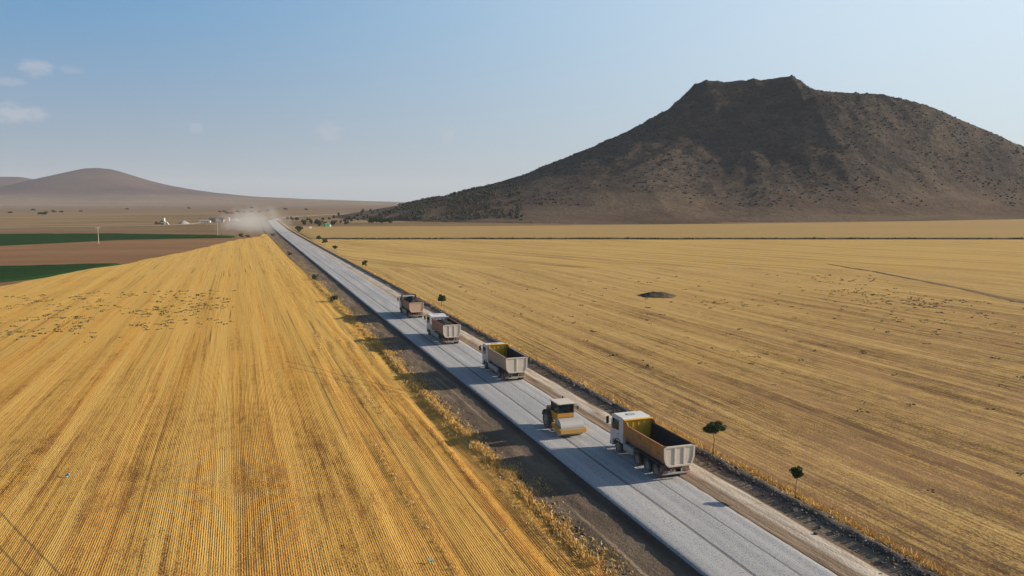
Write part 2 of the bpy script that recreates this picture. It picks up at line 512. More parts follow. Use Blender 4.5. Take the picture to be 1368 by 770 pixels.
# left verge
m, g, b = new_mat('verge soil')
P = g.obj()
x, y, z = g.xyz(P)
xs = g.m('ADD', x, g.m('MULTIPLY', g.m('SUBTRACT', g.noise(g.scaled(P, .3, .05), 1, 4, .6), .5), .7))
a = g.noise(g.scaled(P, .6, .12), 1, 5, .65)
c = g.mix(g.step(a, .35, .65), (.135, .103, .075), (.21, .16, .113))
for tx, wd, sta in ((20.55, .17, .6), (21.35, .14, .55), (22.2, .14, .25)):
    d = g.m('ABSOLUTE', g.m('SUBTRACT', xs, tx))
    c = g.mix(g.m('MULTIPLY', g.step(d, wd, wd * .3), g.step(g.noise(g.scaled(P, .5, .04), 1, 3), .42, .6, 0, sta)), c, (.44, .33, .215))
c = g.mix(g.step(xs, 22.35, 22.75, 0, .6), c, (.052, .045, .04))  # dark subbase soil, with the steep edge's shade put into its colour
dry = g.step(g.m('ADD', g.noise(g.scaled(P, 1.6, .8), 1, 4, .65), g.m('MULTIPLY', g.m('SUBTRACT', 19.6, xs), .16)), .5, .72, 0, .75)
c = g.mix(dry, c, (.36, .235, .095))
fy = g.m('ADD', y, g.m('MULTIPLY', a, 60))
c = g.mix(g.step(fy, 100, 260, 0, .6), c, g.mix(g.step(a, .4, .6), (.17, .125, .085), (.25, .19, .125)))
c = g.mix(g.step(g.noise(P, 6, 4, .7), .45, .75, 0, .6), c, (.05, .04, .03))
g.put(b.inputs['Base Color'], c)
g.put(b.inputs['Normal'], g.bump(g.noise(P, 4, 5, .7), .9, .12))
M['verge'] = m

m, g, b = new_mat('berm soil')
P = g.obj()
a = g.noise(g.scaled(P, 1.2, .5), 1, 5, .7)
c = g.mix(g.step(a, .35, .65), (.075, .066, .058), (.15, .125, .10))
c = g.mix(g.step(g.noise(P, 5, 3, .6), .6, .72, 0, .6), c, (.34, .31, .27))
x, y, z = g.xyz(P)
c = g.mix(g.step(g.m('ADD', x, g.m('MULTIPLY', a, .8)), 35.25, 35.6, 0, .7), c, (.40, .26, .10))
c = g.mix(g.step(y, 140, 330, 0, .6), c, (.30, .21, .125))
g.put(b.inputs['Base Color'], c)
g.put(b.inputs['Normal'], g.bump(g.noise(P, 4, 5, .7), .9, .12))
M['berm'] = m

# open plain
m, g, b = new_mat('dry steppe')
P = g.obj()
x, y, z = g.xyz(P)
p1 = g.noise(g.scaled(P, .0016, .0024), 1, 5, .6)
p2 = g.noise(g.scaled(P, .006, .018), 1, 5, .6)
c = g.mix(g.step(p1, .38, .62), (.22, .145, .072), (.28, .19, .095))
c = g.mix(g.step(p2, .42, .66, 0, .85), c, (.155, .108, .06))
c = g.mix(g.step(g.noise(g.scaled(P, .003, .012), 1, 3, .5), .60, .66, 0, .45), c, (.40, .30, .165))
c = g.mix(g.step(y, 900, 2600, 0, .6), c, g.mix(g.step(p2, .4, .65), (.17, .12, .088), (.215, .155, .112)))
c = g.mix(g.step(g.noise(P, .12, 5, .7), .48, .72, 0, .5), c, (.10, .085, .055))
g.put(b.inputs['Base Color'], c)
g.put(b.inputs['Normal'], g.bump(g.noise(P, .25, 5, .7), .5, .6))
M['plain'] = m

# mountain
m, g, b = new_mat('mountain slope')
P = g.obj()
x, y, z = g.xyz(P)
a = g.noise(P, .012, 6, .65)
c = g.mix(g.step(a, .35, .65), (.064, .049, .039), (.105, .080, .060))
rk = g.m('ADD', g.noise(P, .05, 5, .7), g.m('MULTIPLY', g.step(z, 75, 180), .16))
c = g.mix(g.step(rk, .52, .70, 0, .8), c, (.027, .026, .024))
c = g.mix(g.step(g.noise(g.scaled(P, .07, .07, .16), 1, 5, .75), .485, .60, 0, .85), c, g.mix(a, (.029, .028, .027), (.052, .043, .034)))
c = g.mix(g.step(g.noise(P, .22, 3, .7), .52, .66, 0, .85), c, (.026, .025, .02))
c = g.mix(g.step(g.noise(g.scaled(P, .02, .02, .09), 1, 4, .6), .58, .70, 0, .45), c, (.105, .083, .060))
c = g.mix(g.step(g.m('ADD', z, g.m('MULTIPLY', a, 60)), 92, 20, 0, .85), c, g.mix(g.step(g.noise(g.scaled(P, .006, .006, .05), 1, 5, .6), .4, .6), (.10, .068, .047), (.15, .108, .073)))
g.put(b.inputs['Base Color'], c)
g.put(b.inputs['Normal'], g.bump(g.noise(P, .11, 6, .7), .9, 3.0))
M['mountain'] = m
m, g, b = new_mat('far hills')
P = g.obj()
x, y, z = g.xyz(P)
a = g.noise(g.scaled(P, .003, .003, .012), 1, 6, .65)
c = g.mix(g.step(a, .35, .65), (.064, .035, .033), (.094, .056, .048))
c = g.mix(g.step(g.noise(g.scaled(P, .0012, .004), 1, 5, .6), .42, .62, 0, .45), c, (.10, .07, .052))
lowz = g.step(g.m('ADD', z, g.m('MULTIPLY', g.m('SUBTRACT', a, .5), 70)), 80, 14)
c = g.mix(lowz, c, g.mix(g.step(g.noise(g.scaled(P, .0009, .006), 1, 5, .6), .42, .6), (.17, .12, .085), (.27, .195, .12)))
c = g.mix(g.step(g.noise(P, .03, 4, .7), .52, .7, 0, .5), c, (.05, .04, .03))
g.put(b.inputs['Base Color'], c)
g.put(b.inputs['Normal'], g.bump(a, .6, 18.0))
M['hills'] = m

# ------------------------------------------------------------------ land
ZG = -1.0
xs_ = np.array([-7000., -3000, -1000, -300, 0, 300, 1000, 3000, 7000, 13000])
ys_ = np.array([-800., -200, 0, 200, 600, 1200, 2500, 5000, 9000, 13500])
X, Y = np.meshgrid(xs_, ys_)
sheet('ground', X, Y, np.full_like(X, ZG), M['plain'])


def road_shift(w):
    return np.interp(w, [-100, 500, 600, 850, 960, 1080, 1200, 1450], [0, 0, .6, 5.2, 17, 48, 100, 230])


# left stubble field
def lf_z(v, w):
    near = np.clip((v - 4) / 13, 0, 1)
    rid = fbm(v * .75 + .4 * pn(v * .1, w * .03), w * .028, 3)
    edge = np.exp(-((v - 18.35 - .35 * pn(w * .06, 3.3)) / .4) ** 2)
    rid = rid * np.clip(1.5 - w / 160, .2, 1)
    near = near * np.clip((19.6 - v) / 2.5, .3, 1)
    z = -.58 + rid * (.015 + .24 * near) + .02 * fbm(v * 2.4, w * 1.1, 2) * (.6 + near) + edge * (.10 + .16 * fbm(v * 1.3, w * .5, 2))
    z = z + .03 * np.sin(v * 2 * np.pi / 6.2 + 1.2 * pn(w * .01, 1.7))
    return z

LB_W = np.array([-60, 0, 100, 223.4, 245.7, 268.5, 283.6, 312.5, 353.5, 423.1, 461.4, 486.9, 540])
LB_V = np.array([-146., -126, -94, -55, -49.8, -44.5, -37.3, -30.1, -19.9, -6.4, 1.6, 11.1, 17.0])
wr = np.concatenate([np.arange(-40, 24, 4.), np.arange(24, 105, .3), np.arange(105, 200, .8), np.arange(200, 531, 2.5)])
tcol = np.concatenate([np.linspace(0, .72, 110), np.linspace(.7225, 1, 150)])
vr = 18.9 + .25 * fbm(wr * .35, wr * 0 + 2.2, 3)
vr = vr - 1.6 * np.clip((wr - 180) / 120, 0, 1)
vl = np.interp(wr, LB_W, LB_V) + 2.0 * fbm(wr * .05, wr * 0 + 9, 3) * np.clip(wr / 200, 0, 1)
vl = np.minimum(vl, vr - .5)
# keep the columns parallel to the road near it
T = np.empty((len(wr), len(tcol)))
for i in range(len(wr)):
    inner = max(vl[i] + .05, vr[i] - 40)
    T[i] = np.where(tcol <= .72, vl[i] + (inner - vl[i]) * tcol / .72, inner + (vr[i] - inner) * (tcol - .72) / .28)
WW = np.repeat(wr[:, None], len(tcol), 1)
ZZ = lf_z(T, WW)
ZZ[:, 0] = -1.05; ZZ[-1, :] = -1.05
sheet('field', T, WW, ZZ, M['stub_near'])

# left verge: falls from the gravel edge to the field
wv = np.concatenate([np.arange(-40, 25, 3.), np.arange(25, 130, .45), np.arange(130, 300, 1.5), np.arange(300, 1000, 6)])
cv = np.array([0, .06, .12, .18, .24, .3, .36, .42, .48, .54, .6, .66, .72, .78, .84, .88, .91, .94, .97, 1.0])
prof = np.interp(cv, [0, .1, .3, .55, .78, .9, .97, 1.0], [-.90, -.56, -.53, -.46, -.38, -.29, -.12, -.03])
sh = road_shift(wv)
left = 18.2 - 1.6 * np.clip((wv - 180) / 120, 0, 1) + sh
right = 23.02 + np.clip((wv - 150) / 400, 0, 1) * 1.0 + sh
VV = left[:, None] + (right - left)[:, None] * cv[None]
WW = np.repeat(wv[:, None], len(cv), 1)
ZZ = prof[None] + (.10 * fbm(VV * .9, WW * .25, 3) + .10 * fbm(VV * 2.5, WW * 1.6, 3)) * np.clip(1.35 - cv, .0, 1)[None] * np.where(cv > .97, 0, 1)[None]
sheet('verge', VV, WW, ZZ, M['verge'])

# gravel road
wg = np.concatenate([np.arange(-40, 25, 3.), np.arange(25, 140, .5), np.arange(140, 420, 2.), np.arange(420, 1460, 6)])
cg = np.linspace(0, 1, 26)
sh = road_shift(wg)
l_ = 22.98 + np.clip((wg - 150) / 400, 0, 1) * 1.0 + sh + .05 * fbm(wg * 1.3, wg * 0, 3)
r_ = 30.1 + np.clip((wg - 120) / 160, 0, 1) * .9 + sh + .07 * fbm(wg * .9, wg * 0 + 5, 3)
VV = l_[:, None] + (r_ - l_)[:, None] * cg[None]
WW = np.repeat(wg[:, None], len(cg), 1)
ZZ = .02 * fbm(VV * .8, WW * .15, 3) - .03 * np.exp(-((VV - 25.62) / .14) ** 2) - .02 * np.exp(-((VV - 27.93) / .12) ** 2)
ZZ[:, 0] = -.16; ZZ[:, -1] = -.14
sheet('road', VV, WW, ZZ, M['road'])

# service track, then the rough berm
ct = np.linspace(0, 1, 22)
wt_ = np.concatenate([np.arange(-40, 25, 3.), np.arange(25, 140, .5), np.arange(140, 420, 2.), np.arange(420, 900, 6)])
sh = road_shift(wt_)
l_ = 30.0 + np.clip((wt_ - 120) / 160, 0, 1) * .9 + sh
r_ = 34.1 - np.clip((wt_ - 200) / 200, 0, 1) * .6 + sh
VV = l_[:, None] + (r_ - l_)[:, None] * ct[None]
WW = np.repeat(wt_[:, None], len(ct), 1)
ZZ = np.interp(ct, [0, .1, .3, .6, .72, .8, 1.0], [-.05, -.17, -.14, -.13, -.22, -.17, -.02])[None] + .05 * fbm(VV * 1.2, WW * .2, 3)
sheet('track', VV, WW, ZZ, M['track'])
cb = np.linspace(0, 1, 14)
l_ = 33.7 - np.clip((wt_ - 200) / 200, 0, 1) * .6 + sh
r_ = 36.3 + sh + .3 * fbm(wt_ * .1, wt_ * 0 + 3, 2)
VV = l_[:, None] + (r_ - l_)[:, None] * cb[None]
WW = np.repeat(wt_[:, None], len(cb), 1)
ZZ = np.interp(cb, [0, .12, .3, .45, .65, 1.0], [-.3, .02, .16, .12, -.1, -.45])[None] + .14 * fbm(VV * 1.6, WW * .8, 3)
sheet('embankment', VV, WW, ZZ, M['berm'])


# right-hand fields: parcels cut across the view
def dep(v, w):
    return .32276 * v + .94648 * w


def parcel(vv, dlo, dhi, z0, m, amp=.06, near=False, wlo=None, rows=80):
    """vv columns, each running between two depth lines"""
    lo = (dlo(vv) - .32276 * vv) / .94648 if wlo is None else np.full_like(vv, wlo)
    hi = (dhi(vv) - .32276 * vv) / .94648
    hi = np.maximum(hi, lo + 1)
    t = np.linspace(0, 1, rows) ** 1.6
    WW = lo[None] + (hi - lo)[None] * t[:, None]
    VV = np.repeat(vv[None], rows, 0)
    ZZ = z0 + amp * fbm(VV * .5, WW * .03, 3) + amp * 2 * fbm(VV * .03, WW * .02, 2)
    edge = np.ones(WW.shape, bool); edge[1:-1, 1:-1] = False
    ZZ = np.where(edge, z0 - .35, ZZ)
    return sheet('field', VV, WW, ZZ, m)

v1 = np.concatenate([[35.4], np.arange(35.7, 60, .4), np.arange(60, 130, 1.2), np.arange(130, 460, 6.)])
parcel(v1, None, lambda v: 246 + 4.0 * fbm(v * .035, v * 0, 5) + np.clip((v - 150) * -.35, -60, 0), -.35, M['stub_right'], .05, wlo=-60., rows=260)
v2 = np.concatenate([[35.2], np.arange(36, 120, 1.5), np.arange(120, 900, 8.)])
parcel(v2, lambda v: 244 + 4.0 * fbm(v * .035, v * 0, 5) + np.clip((v - 150) * -.35, -60, 0), lambda v: 431 + 2.6 * fbm(v * .02, v * 0 + 4, 5), -.4, M['stub_mid'], .06, rows=90)
v3 = np.concatenate([np.arange(38, 160, 3.), np.arange(160, 1300, 10.)])
parcel(v3, lambda v: 436.5 + 2.6 * fbm(v * .02, v * 0 + 4, 5), lambda v: np.interp(v, [40, 70, 224, 441, 620, 852, 1200], [655, 646, 668, 736, 800, 922, 1090]) + 9 * fbm(v * .012, v * 0 + 8, 5),
       -.45, M['stub_far'], .08, rows=90)

# dark grassy line between two parcels, and a darker diagonal farm track
vd = np.arange(40, 760, 4.)
wc = (434 + 2.6 * fbm(vd * .02, vd * 0 + 4, 5) - .32276 * vd) / .94648
tt = np.linspace(-1, 1, 5)
VV = np.repeat(vd[:, None], 5, 1)
WW = wc[:, None] + tt[None] * (1.1 + .9 * pn(vd * .07, vd * 0 + 2))[:, None]
sheet('path', VV, WW, np.interp(tt, [-1, -.5, 0, .5, 1], [-.7, -.1, .25, -.1, -.7])[None] + .25 * fbm(VV * .4, WW * .4, 2), M['darkstrip'])
pw = np.linspace(0, 1, 60)
cxv = np.interp(pw, [0, .4, 1], [181, 170, 140]); cyw = np.interp(pw, [0, .4, 1], [214, 172, 92])
hw = .7 + 2.6 * pw + .8 * fbm(pw * 14, pw * 0, 3)
cxv = cxv + 1.5 * fbm(pw * 6, pw * 0 + 3, 3)
VV = cxv[:, None] + tt[None] * hw[:, None]
WW = np.repeat(cyw[:, None], 5, 1)
sheet('path', VV, WW, -.36 + np.interp(tt, [-1, -.5, 0, .5, 1], [-.25, .05, .03, .05, -.25])[None] + .09 * fbm(VV * .5, WW * .5, 3), M['trackstrip'])

# fields of the left plain
def poly_sheet(name, top, bot, z, m, n=60, k=8, amp=.05, kind='structure', rough=1.0):
    """strip between two polylines given as (x, y) lists"""
    def res(p):
        p = np.array(p, float); d = np.r_[0, np.cumsum(np.hypot(*np.diff(p, axis=0).T))]
        s = np.linspace(0, d[-1], n)
        return np.interp(s, d, p[:, 0]), np.interp(s, d, p[:, 1])
    ax, ay = res(top); bx, by = res(bot)
    ay = ay + rough * fbm(ax * .06, ax * 0 + 1.5, 3); by = by + rough * fbm(bx * .06, bx * 0 + 7.5, 3)
    t = np.linspace(0, 1, k)[:, None]
    VV = bx[None] + (ax - bx)[None] * t; WW = by[None] + (ay - by)[None] * t
    ZZ = z + amp * fbm(VV * .2, WW * .2, 3)
    ZZ[0] = ZZ[-1] = ZG - .05; ZZ[:, 0] = ZZ[:, -1] = ZG - .05
    return sheet(name, VV, WW, ZZ, m, kind)

poly_sheet('field', [(-420, 640), (-142, 582), (-71, 565), (-12, 516), (20, 520)], [(-420, 175), (-200, 165), (-94, 100), (-52, 225), (12, 480)], ZG + .05, M['plough'], 90, 60, .03)
poly_sheet('crop', [(-320, 345), (-120, 301), (-72, 294.5), (-37, 293.5)], [(-320, 262), (-86, 200), (-50, 247), (-36, 292.5)], ZG + .55, M['crop'], 90, 30, .15, 'stuff', 1.4)
poly_sheet('crop', [(-520, 690), (-142, 586), (-71, 567), (-12, 518), (0, 494)], [(-520, 470), (-105, 431), (-78, 457), (-60, 476), (-2, 484)], ZG + .6, M['crop'], 90, 24, .15, 'stuff', 2.2)

# pale dirt road across the plain
pts = [(-420, 735), (-148, 741), (-70, 745), (-42, 775), (-29, 850), (-13, 944), (16, 1050), (50, 1110)]
p = np.array(pts, float); d = np.r_[0, np.cumsum(np.hypot(*np.diff(p, axis=0).T))]
s = np.linspace(0, d[-1], 130)
ax = np.interp(s, d, p[:, 0]); ay = np.interp(s, d, p[:, 1])
nx = -np.gradient(ay); ny = np.gradient(ax); ln = np.hypot(nx, ny); nx /= ln; ny /= ln
hw = 4.5 + 2.5 * pn(s * .02, s * 0)
VV = ax[:, None] + nx[:, None] * hw[:, None] * tt[None]; WW = ay[:, None] + ny[:, None] * hw[:, None] * tt[None]
sheet('path', VV, WW, np.full_like(VV, ZG + .12), M['dirtpath'])


# mountain and hills (built in the frame whose +Y is the viewing direction, then turned)
def revolve_hill(X, Y, xa, xb, y0, ridge, PL, PR, rmax, power, front_r, blend=None, ell=0.0):
    qx = np.clip(X, xa, xb)
    ox = X - qx; oy = Y - y0
    kq = np.clip((X - xb - 20) / 260, 0, 1)
    kq = 1 + ell * kq * kq * (3 - 2 * kq)
    r = np.hypot(ox, oy * kq) + 1e-6
    cs = ox / r
    T = np.interp(qx, ridge[0], ridge[1])
    pl = np.interp(r, PL[0], PL[1]); pr_ = np.interp(r, PR[0], PR[1])
    if blend:
        T = T + (np.interp(qx, [xa, xb], blend) - T) * np.clip(r / 70, 0, 1)
    pf = T * np.clip(1 - r / front_r, 0, 1) ** power
    wl = np.where(cs < 0, cs, 0) ** 2; wr_ = np.where(cs > 0, cs, 0) ** 2
    return wl * pl + wr_ * pr_ + (1 - wl - wr_) * pf


def sil(pts, y0):
    p = np.array(pts, float)
    return (p[:, 0] - 684) / 1073 * y0, 21 + (268.5 - p[:, 1]) / 1073 * y0

Y0 = 1150.
sx, sz = sil([(380, 300), (440, 291), (470, 285.5), (500, 280.5), (540, 274), (600, 262), (660, 246), (700, 234), (740, 218), (780, 202), (830, 180), (860, 165), (890, 148), (905, 137), (913, 129), (921, 117), (938, 110),
              (962, 114), (980, 113), (1000, 112), (1025, 110), (1050, 106), (1061, 111), (1072, 121), (1090, 128), (1130, 129), (1165, 130.5), (1200, 138), (1240, 152),
              (1280, 170), (1320, 187), (1368, 206), (1420, 224), (1500, 246), (1600, 265), (1750, 284), (1850, 296), (2000, 310)], Y0)
xa = (925 - 684) / 1073 * Y0; xb = (1056 - 684) / 1073 * Y0
lx = sx[sx <= xa]; lz = sz[sx <= xa]
PL = (np.r_[0, (xa - lx)[::-1]], np.r_[np.interp(xa, sx, sz), lz[::-1]])
PR = (np.r_[0, sx[sx >= xb] - xb], np.r_[np.interp(xb, sx, sz), sz[sx >= xb]])
gx = np.r_[np.arange(-520, 0, 7.), np.arange(0, 640, 4.), np.arange(640, 1600, 10.)]
gy = np.r_[np.arange(560, 740, 7.), np.arange(740, 1210, 4.5), np.arange(1210, 2000, 15.)]
X, Y = np.meshgrid(gx, gy)
H = revolve_hill(X, Y, xa, xb, Y0, (sx, sz), PL, PR, 900, 1.7, 520., (160, 196), .95)
yf = np.interp(X, [-300, 160, 215, 400, 585, 900, 1100], [640, 668, 732, 820, 918, 1030, 1060])
ff = np.clip((Y - yf) / np.minimum(330, Y0 - 30 - yf), 0, 1)
H = H * (ff * ff * (3 - 2 * ff)) ** .75
hm = np.clip(H / 95, 0, 1)
# a rocky spur and hollow on the side towards the road
back = Y0 - Y
xs_r = 385 - back * .40 + 12 * pn(back * .012, back * 0 + 2)
env = np.clip(back / 65, 0, 1) * np.clip((400 - back) / 230, 0, 1)
dl = (xs_r - X)
H = H - 26 * env / (1 + np.exp(-dl / 38)) * np.exp(-np.clip(dl, 0, None) ** 2 / 210 ** 2) + 4 * env * np.exp(-(dl / 60) ** 2)
ang = np.arctan2(Y - Y0, X - 340)
gul = fbm(ang * 9, np.hypot(X - 340, Y - Y0) * .002, 3)
fr = np.clip((Y0 - Y) / 70, 0, 1)
H = H + hm * fr * (5.0 * fbm(X * .011, Y * .011, 5, .55) + 5 * gul * np.clip((120 - H) / 95, 0, 1)) + np.clip((H - 88) / 70, 0, 1) * (4.5 * np.abs(fbm(X * .05, Y * .05, 4)) - 1.0)
H = H + 2.4 * hm * fbm(X * .028, Y * .028, 4, .6) * np.clip((Y0 + 200 - Y) / 100, 0, 1)
H = H + .8 * fbm(X * .03, Y * .03, 4) * np.clip(H / 30, 0, 1) - 1.0
edge = np.minimum(np.minimum(X - gx[0], gx[-1] - X), np.minimum(Y - gy[0], gy[-1] - Y))
H = np.where(H < .1, -1.5, H) * np.clip(edge / 200, 0, 1) - 1.6 * (1 - np.clip(edge / 200, 0, 1))
wx, wy = c2w(X, Y)
sheet('mountain', wx, wy, H, M['mountain'])
mtn_grid = (gx, gy, H)


def mtn_z(x, y):
    i = np.clip(np.searchsorted(gy, y) - 1, 0, len(gy) - 2); j = np.clip(np.searchsorted(gx, x) - 1, 0, len(gx) - 2)
    ty = np.clip((y - gy[i]) / (gy[i + 1] - gy[i]), 0, 1); tx = np.clip((x - gx[j]) / (gx[j + 1] - gx[j]), 0, 1)
    return (H[i, j] * (1 - tx) + H[i, j + 1] * tx) * (1 - ty) + (H[i + 1, j] * (1 - tx) + H[i + 1, j + 1] * tx) * ty

Y1 = 5200.
def hill_h(X, Y, pts, xa_px, xb_px, y0, front_r, power):
    hx, hz = sil(pts, y0)
    a = (xa_px - 684) / 1073 * y0; b_ = (xb_px - 684) / 1073 * y0
    PLh = (np.r_[0, (a - hx[hx < a])[::-1]], np.r_[np.interp(a, hx, hz), hz[hx < a][::-1]])
    PRh = (np.r_[0, hx[hx > b_] - b_], np.r_[np.interp(b_, hx, hz), hz[hx > b_]])
    return revolve_hill(X, Y, a, b_, y0, (hx, hz), PLh, PRh, 0, power, front_r)
gx2 = np.r_[np.arange(-5200, 400, 45.)]
gy2 = np.r_[np.arange(2700, 7200, 55.)]
X, Y = np.meshgrid(gx2, gy2)
H1 = hill_h(X, Y, [(-80, 275), (-20, 268), (10, 262), (40, 252), (62, 243.5), (91, 233.5), (118, 226), (135, 224), (148, 225.5), (161, 229), (178, 235), (195, 241.8), (226, 250.6), (260, 257), (312, 262), (360, 264.5), (420, 266.5), (480, 268.5), (560, 271), (700, 275)], 130, 139, Y1, 1900, 1.8)
H2 = hill_h(X, Y, [(-250, 272), (-150, 262), (-60, 249), (-15, 240), (8, 236.5), (28, 236), (42, 238.5), (62, 243.5), (90, 251), (120, 257), (170, 268), (230, 275)], 14, 28, Y1 + 500, 2000, 1.8)
Hh = np.maximum(H1, H2)
Hh = Hh + np.clip(Hh / 60, 0, 1) * (5 * fbm(X * .004, Y * .004, 4) * np.clip(abs(Y - Y1) / 300, 0, 1)) - 1.2
e2 = np.clip(np.minimum(np.minimum(X - gx2[0], gx2[-1] - X), np.minimum(Y - gy2[0], gy2[-1] - Y)) / 700, 0, 1)
Hh = np.where(Hh < .2, -2, Hh) * e2 - 2.5 * (1 - e2)
wx, wy = c2w(X, Y)
sheet('hills', wx, wy, Hh, M['hills'])


def ground_z(x, y):
    """height of land under a far plant (world xy): mountain or plain"""
    cx_ = x * math.cos(TH) - y * math.sin(TH); cy_ = x * math.sin(TH) + y * math.cos(TH)
    if gx[0] < cx_ < gx[-1] and gy[0] < cy_ < gy[-1]:
        return max(ZG, float(mtn_z(np.array(cx_), np.array(cy_))))
    return ZG


# ------------------------------------------------------------------ scattered cover (uncountable)
ICO = None
def lumps(name, pos, size, m, flat=.6, kind='stuff', jit=.35):
    """many small irregular lumps in one mesh"""
    global ICO
    if ICO is None:
        bm = bmesh.new(); bmesh.ops.create_icosphere(bm, subdivisions=1, radius=1.0)
        bm.verts.ensure_lookup_table()
        ICO = (np.array([v.co[:] for v in bm.verts]), np.array([[v.index for v in f.verts] for f in bm.faces])); bm.free()
    v0, f0 = ICO
    n = len(pos)
    k = 1 + jit * (rng.random((n, len(v0))) * 2 - 1)
    a = rng.random(n) * 6.28
    ca, sa = np.cos(a)[:, None], np.sin(a)[:, None]
    st = .7 + .6 * rng.random((n, 1))
    x = v0[None, :, 0] * k * st; y = v0[None, :, 1] * k / st; z = v0[None, :, 2] * k * flat
    V = np.stack([x * ca - y * sa, x * sa + y * ca, z], -1) * np.asarray(size)[:, None, None] + np.asarray(pos)[:, None, :]
    F = (f0[None] + (np.arange(n) * len(v0))[:, None, None]).reshape(-1, 3)
    return npmesh(name, V.reshape(-1, 3), F, m, kind=kind)


def blades(name, pos, h, m, per=6, spread=.12, wid=.03, kind='stuff', lean=.5):
    pos = np.repeat(np.asarray(pos), per, 0); h = np.repeat(np.asarray(h), per)
    n = len(pos)
    h = h * (.6 + .7 * rng.random(n))
    base = pos + np.c_[rng.normal(0, spread, (n, 2)), np.full(n, -.03)]
    a = rng.random(n) * 6.28
    side = np.c_[np.cos(a), np.sin(a), np.zeros(n)] * (wid * (.6 + .8 * rng.random(n)))[:, None]
    tip = base + np.c_[rng.normal(0, lean, (n, 2)) * h[:, None], h]
    mid = (base + tip) / 2 + np.c_[np.zeros((n, 2)), h * .08]
    V = np.stack([base - side, base + side, mid + side * .8, tip, mid - side * .8], 1)
    i = np.arange(n)[:, None] * 5
    F = np.concatenate([np.c_[i, i + 1, i + 2], np.c_[i, i + 2, i + 4], np.c_[i + 4, i + 2, i + 3]])
    return npmesh(name, V.reshape(-1, 3), F, m, kind=kind)

# golden uncut grass along both edges of the works
w = rng.uniform(28, 210, 8000) ; w = 28 + (w - 28) ** 1.35 / 182 ** .35
v = 18.5 + .4 * pn(w * .06, w * 0 + 3.3) + np.where(rng.random(len(w)) < .6, rng.normal(0, .2, len(w)), rng.normal(.1, .55, len(w))) - 1.6 * np.clip((w - 180) / 120, 0, 1)
keep = (pn(w * .35, v * .9) + .55 * rng.random(len(w)) > .14)
v, w = v[keep], w[keep]
v2_ = rng.uniform(10, 17.6, 9000); w2_ = rng.uniform(28, 130, 9000)
k2 = fbm(v2_ * .75 + .4 * pn(v2_ * .1, w2_ * .03), w2_ * .028, 3) > .3
v2_, w2_ = v2_[k2], w2_[k2]
pv = np.r_[v, v2_]; pw_ = np.r_[w, w2_]
hh = np.r_[rng.uniform(.12, .32, len(v)), rng.uniform(.07, .17, len(v2_))]
blades('dry_grass', np.c_[pv, pw_, lf_z(np.minimum(pv, 18.8), pw_)], hh, M['straw'], 7, .14, .022)
w = 26 + rng.random(5200) ** 1.5 * 260
v = 19.0 + np.abs(rng.normal(0, 1.15, len(w)))
keep = (fbm(w * .11, v * .5, 3) + .3 * rng.random(len(w)) > .38) & (v < 20.6)
v, w = v[keep], w[keep]
blades('dry_grass', np.c_[v, w, np.interp(v, [18.2, 19, 20, 22.2], [-.62, -.55, -.5, -.33])], rng.uniform(.06, .2, len(w)), M['straw'], 6, .16, .022, lean=.8)
w = 28 + rng.random(7000) ** 1.6 * 260
v = 35.6 + rng.normal(0, .36, len(w)) + .5 * pn(w * .1, w * 0)
keep = pn(w * .3, v) + .6 * rng.random(len(w)) > .05
v, w = v[keep], w[keep]
blades('dry_grass', np.c_[v, w, np.interp(v, [34, 35.2, 36.5], [.1, -.05, -.36])], rng.uniform(.14, .36, len(w)), M['straw'], 6, .14, .022)

# clods and stones
w = 26 + rng.random(2600) ** 1.7 * 230
v = 18.9 + np.abs(rng.normal(0, .8, len(w)))
lumps('clods', np.c_[v, w, np.full(len(w), -.54)], rng.uniform(.02, .09, len(w)) * rng.choice([.7, 1, 1.6], len(w)), M['rock'], .7)
w = 26 + rng.random(3200) ** 1.7 * 260
v = 34.4 + rng.normal(0, .5, len(w))
lumps('clods', np.c_[v, w, np.interp(v, [33.5, 34.3, 35, 36.3], [-.1, .14, .08, -.4])], rng.uniform(.03, .10, len(w)) * rng.choice([.7, 1, 1.4], len(w)), M['rock'], .65)
w = 26 + rng.random(260) ** 1.7 * 150
v = np.where(rng.random(260) < .5, 18.9 + rng.normal(0, .5, 260), 34.6 + rng.normal(0, .5, 260))
lumps('stones', np.c_[v, w, np.where(v < 25, -.5, .12)], rng.uniform(.03, .11, 260), M['whiterock'], .7)

# low weeds in the stubble
def weed_cloud(cx_, cy_, sx_, sy_, n, rot=0.0):
    p = rng.normal(0, 1, (n, 2)) * (sx_, sy_)
    c_, s_ = math.cos(rot), math.sin(rot)
    return np.c_[cx_ + p[:, 0] * c_ - p[:, 1] * s_, cy_ + p[:, 0] * s_ + p[:, 1] * c_]
a = np.concatenate([np.c_[rng.uniform(-48, -1, 520), rng.uniform(138, 202, 520)], weed_cloud(-14, 158, 5, 12, 60), weed_cloud(-27, 150, 6, 8, 60)])
ok = (pn(a[:, 0] * .12, a[:, 1] * .09) > -.12) & (a[:, 1] < 205 - .2 * (a[:, 0] + 45))
a = a[ok]
def weed_mesh(a, z, smin, smax):
    per = 5
    b_ = np.repeat(a, per, 0) + rng.normal(0, .28, (len(a) * per, 2))
    s_ = rng.uniform(smin, smax, len(b_)) * np.repeat(rng.uniform(.5, 1.1, len(a)), per)
    return lumps('weeds', np.c_[b_, z + s_ * .25], s_, M['weed'], .55, jit=.5)
weed_mesh(a, -.55, .07, .21)
a = np.concatenate([weed_cloud(128, 143, 2.5, 4, 30), weed_cloud(128, 128, 7, 12, 110), weed_cloud(112, 100, 9, 12, 70), weed_cloud(92, 138, 5, 5, 30), weed_cloud(148, 170, 8, 8, 30),
                    np.c_[rng.uniform(45, 150, 190), rng.uniform(35, 190, 190)]])
weed_mesh(a, -.34, .06, .2)
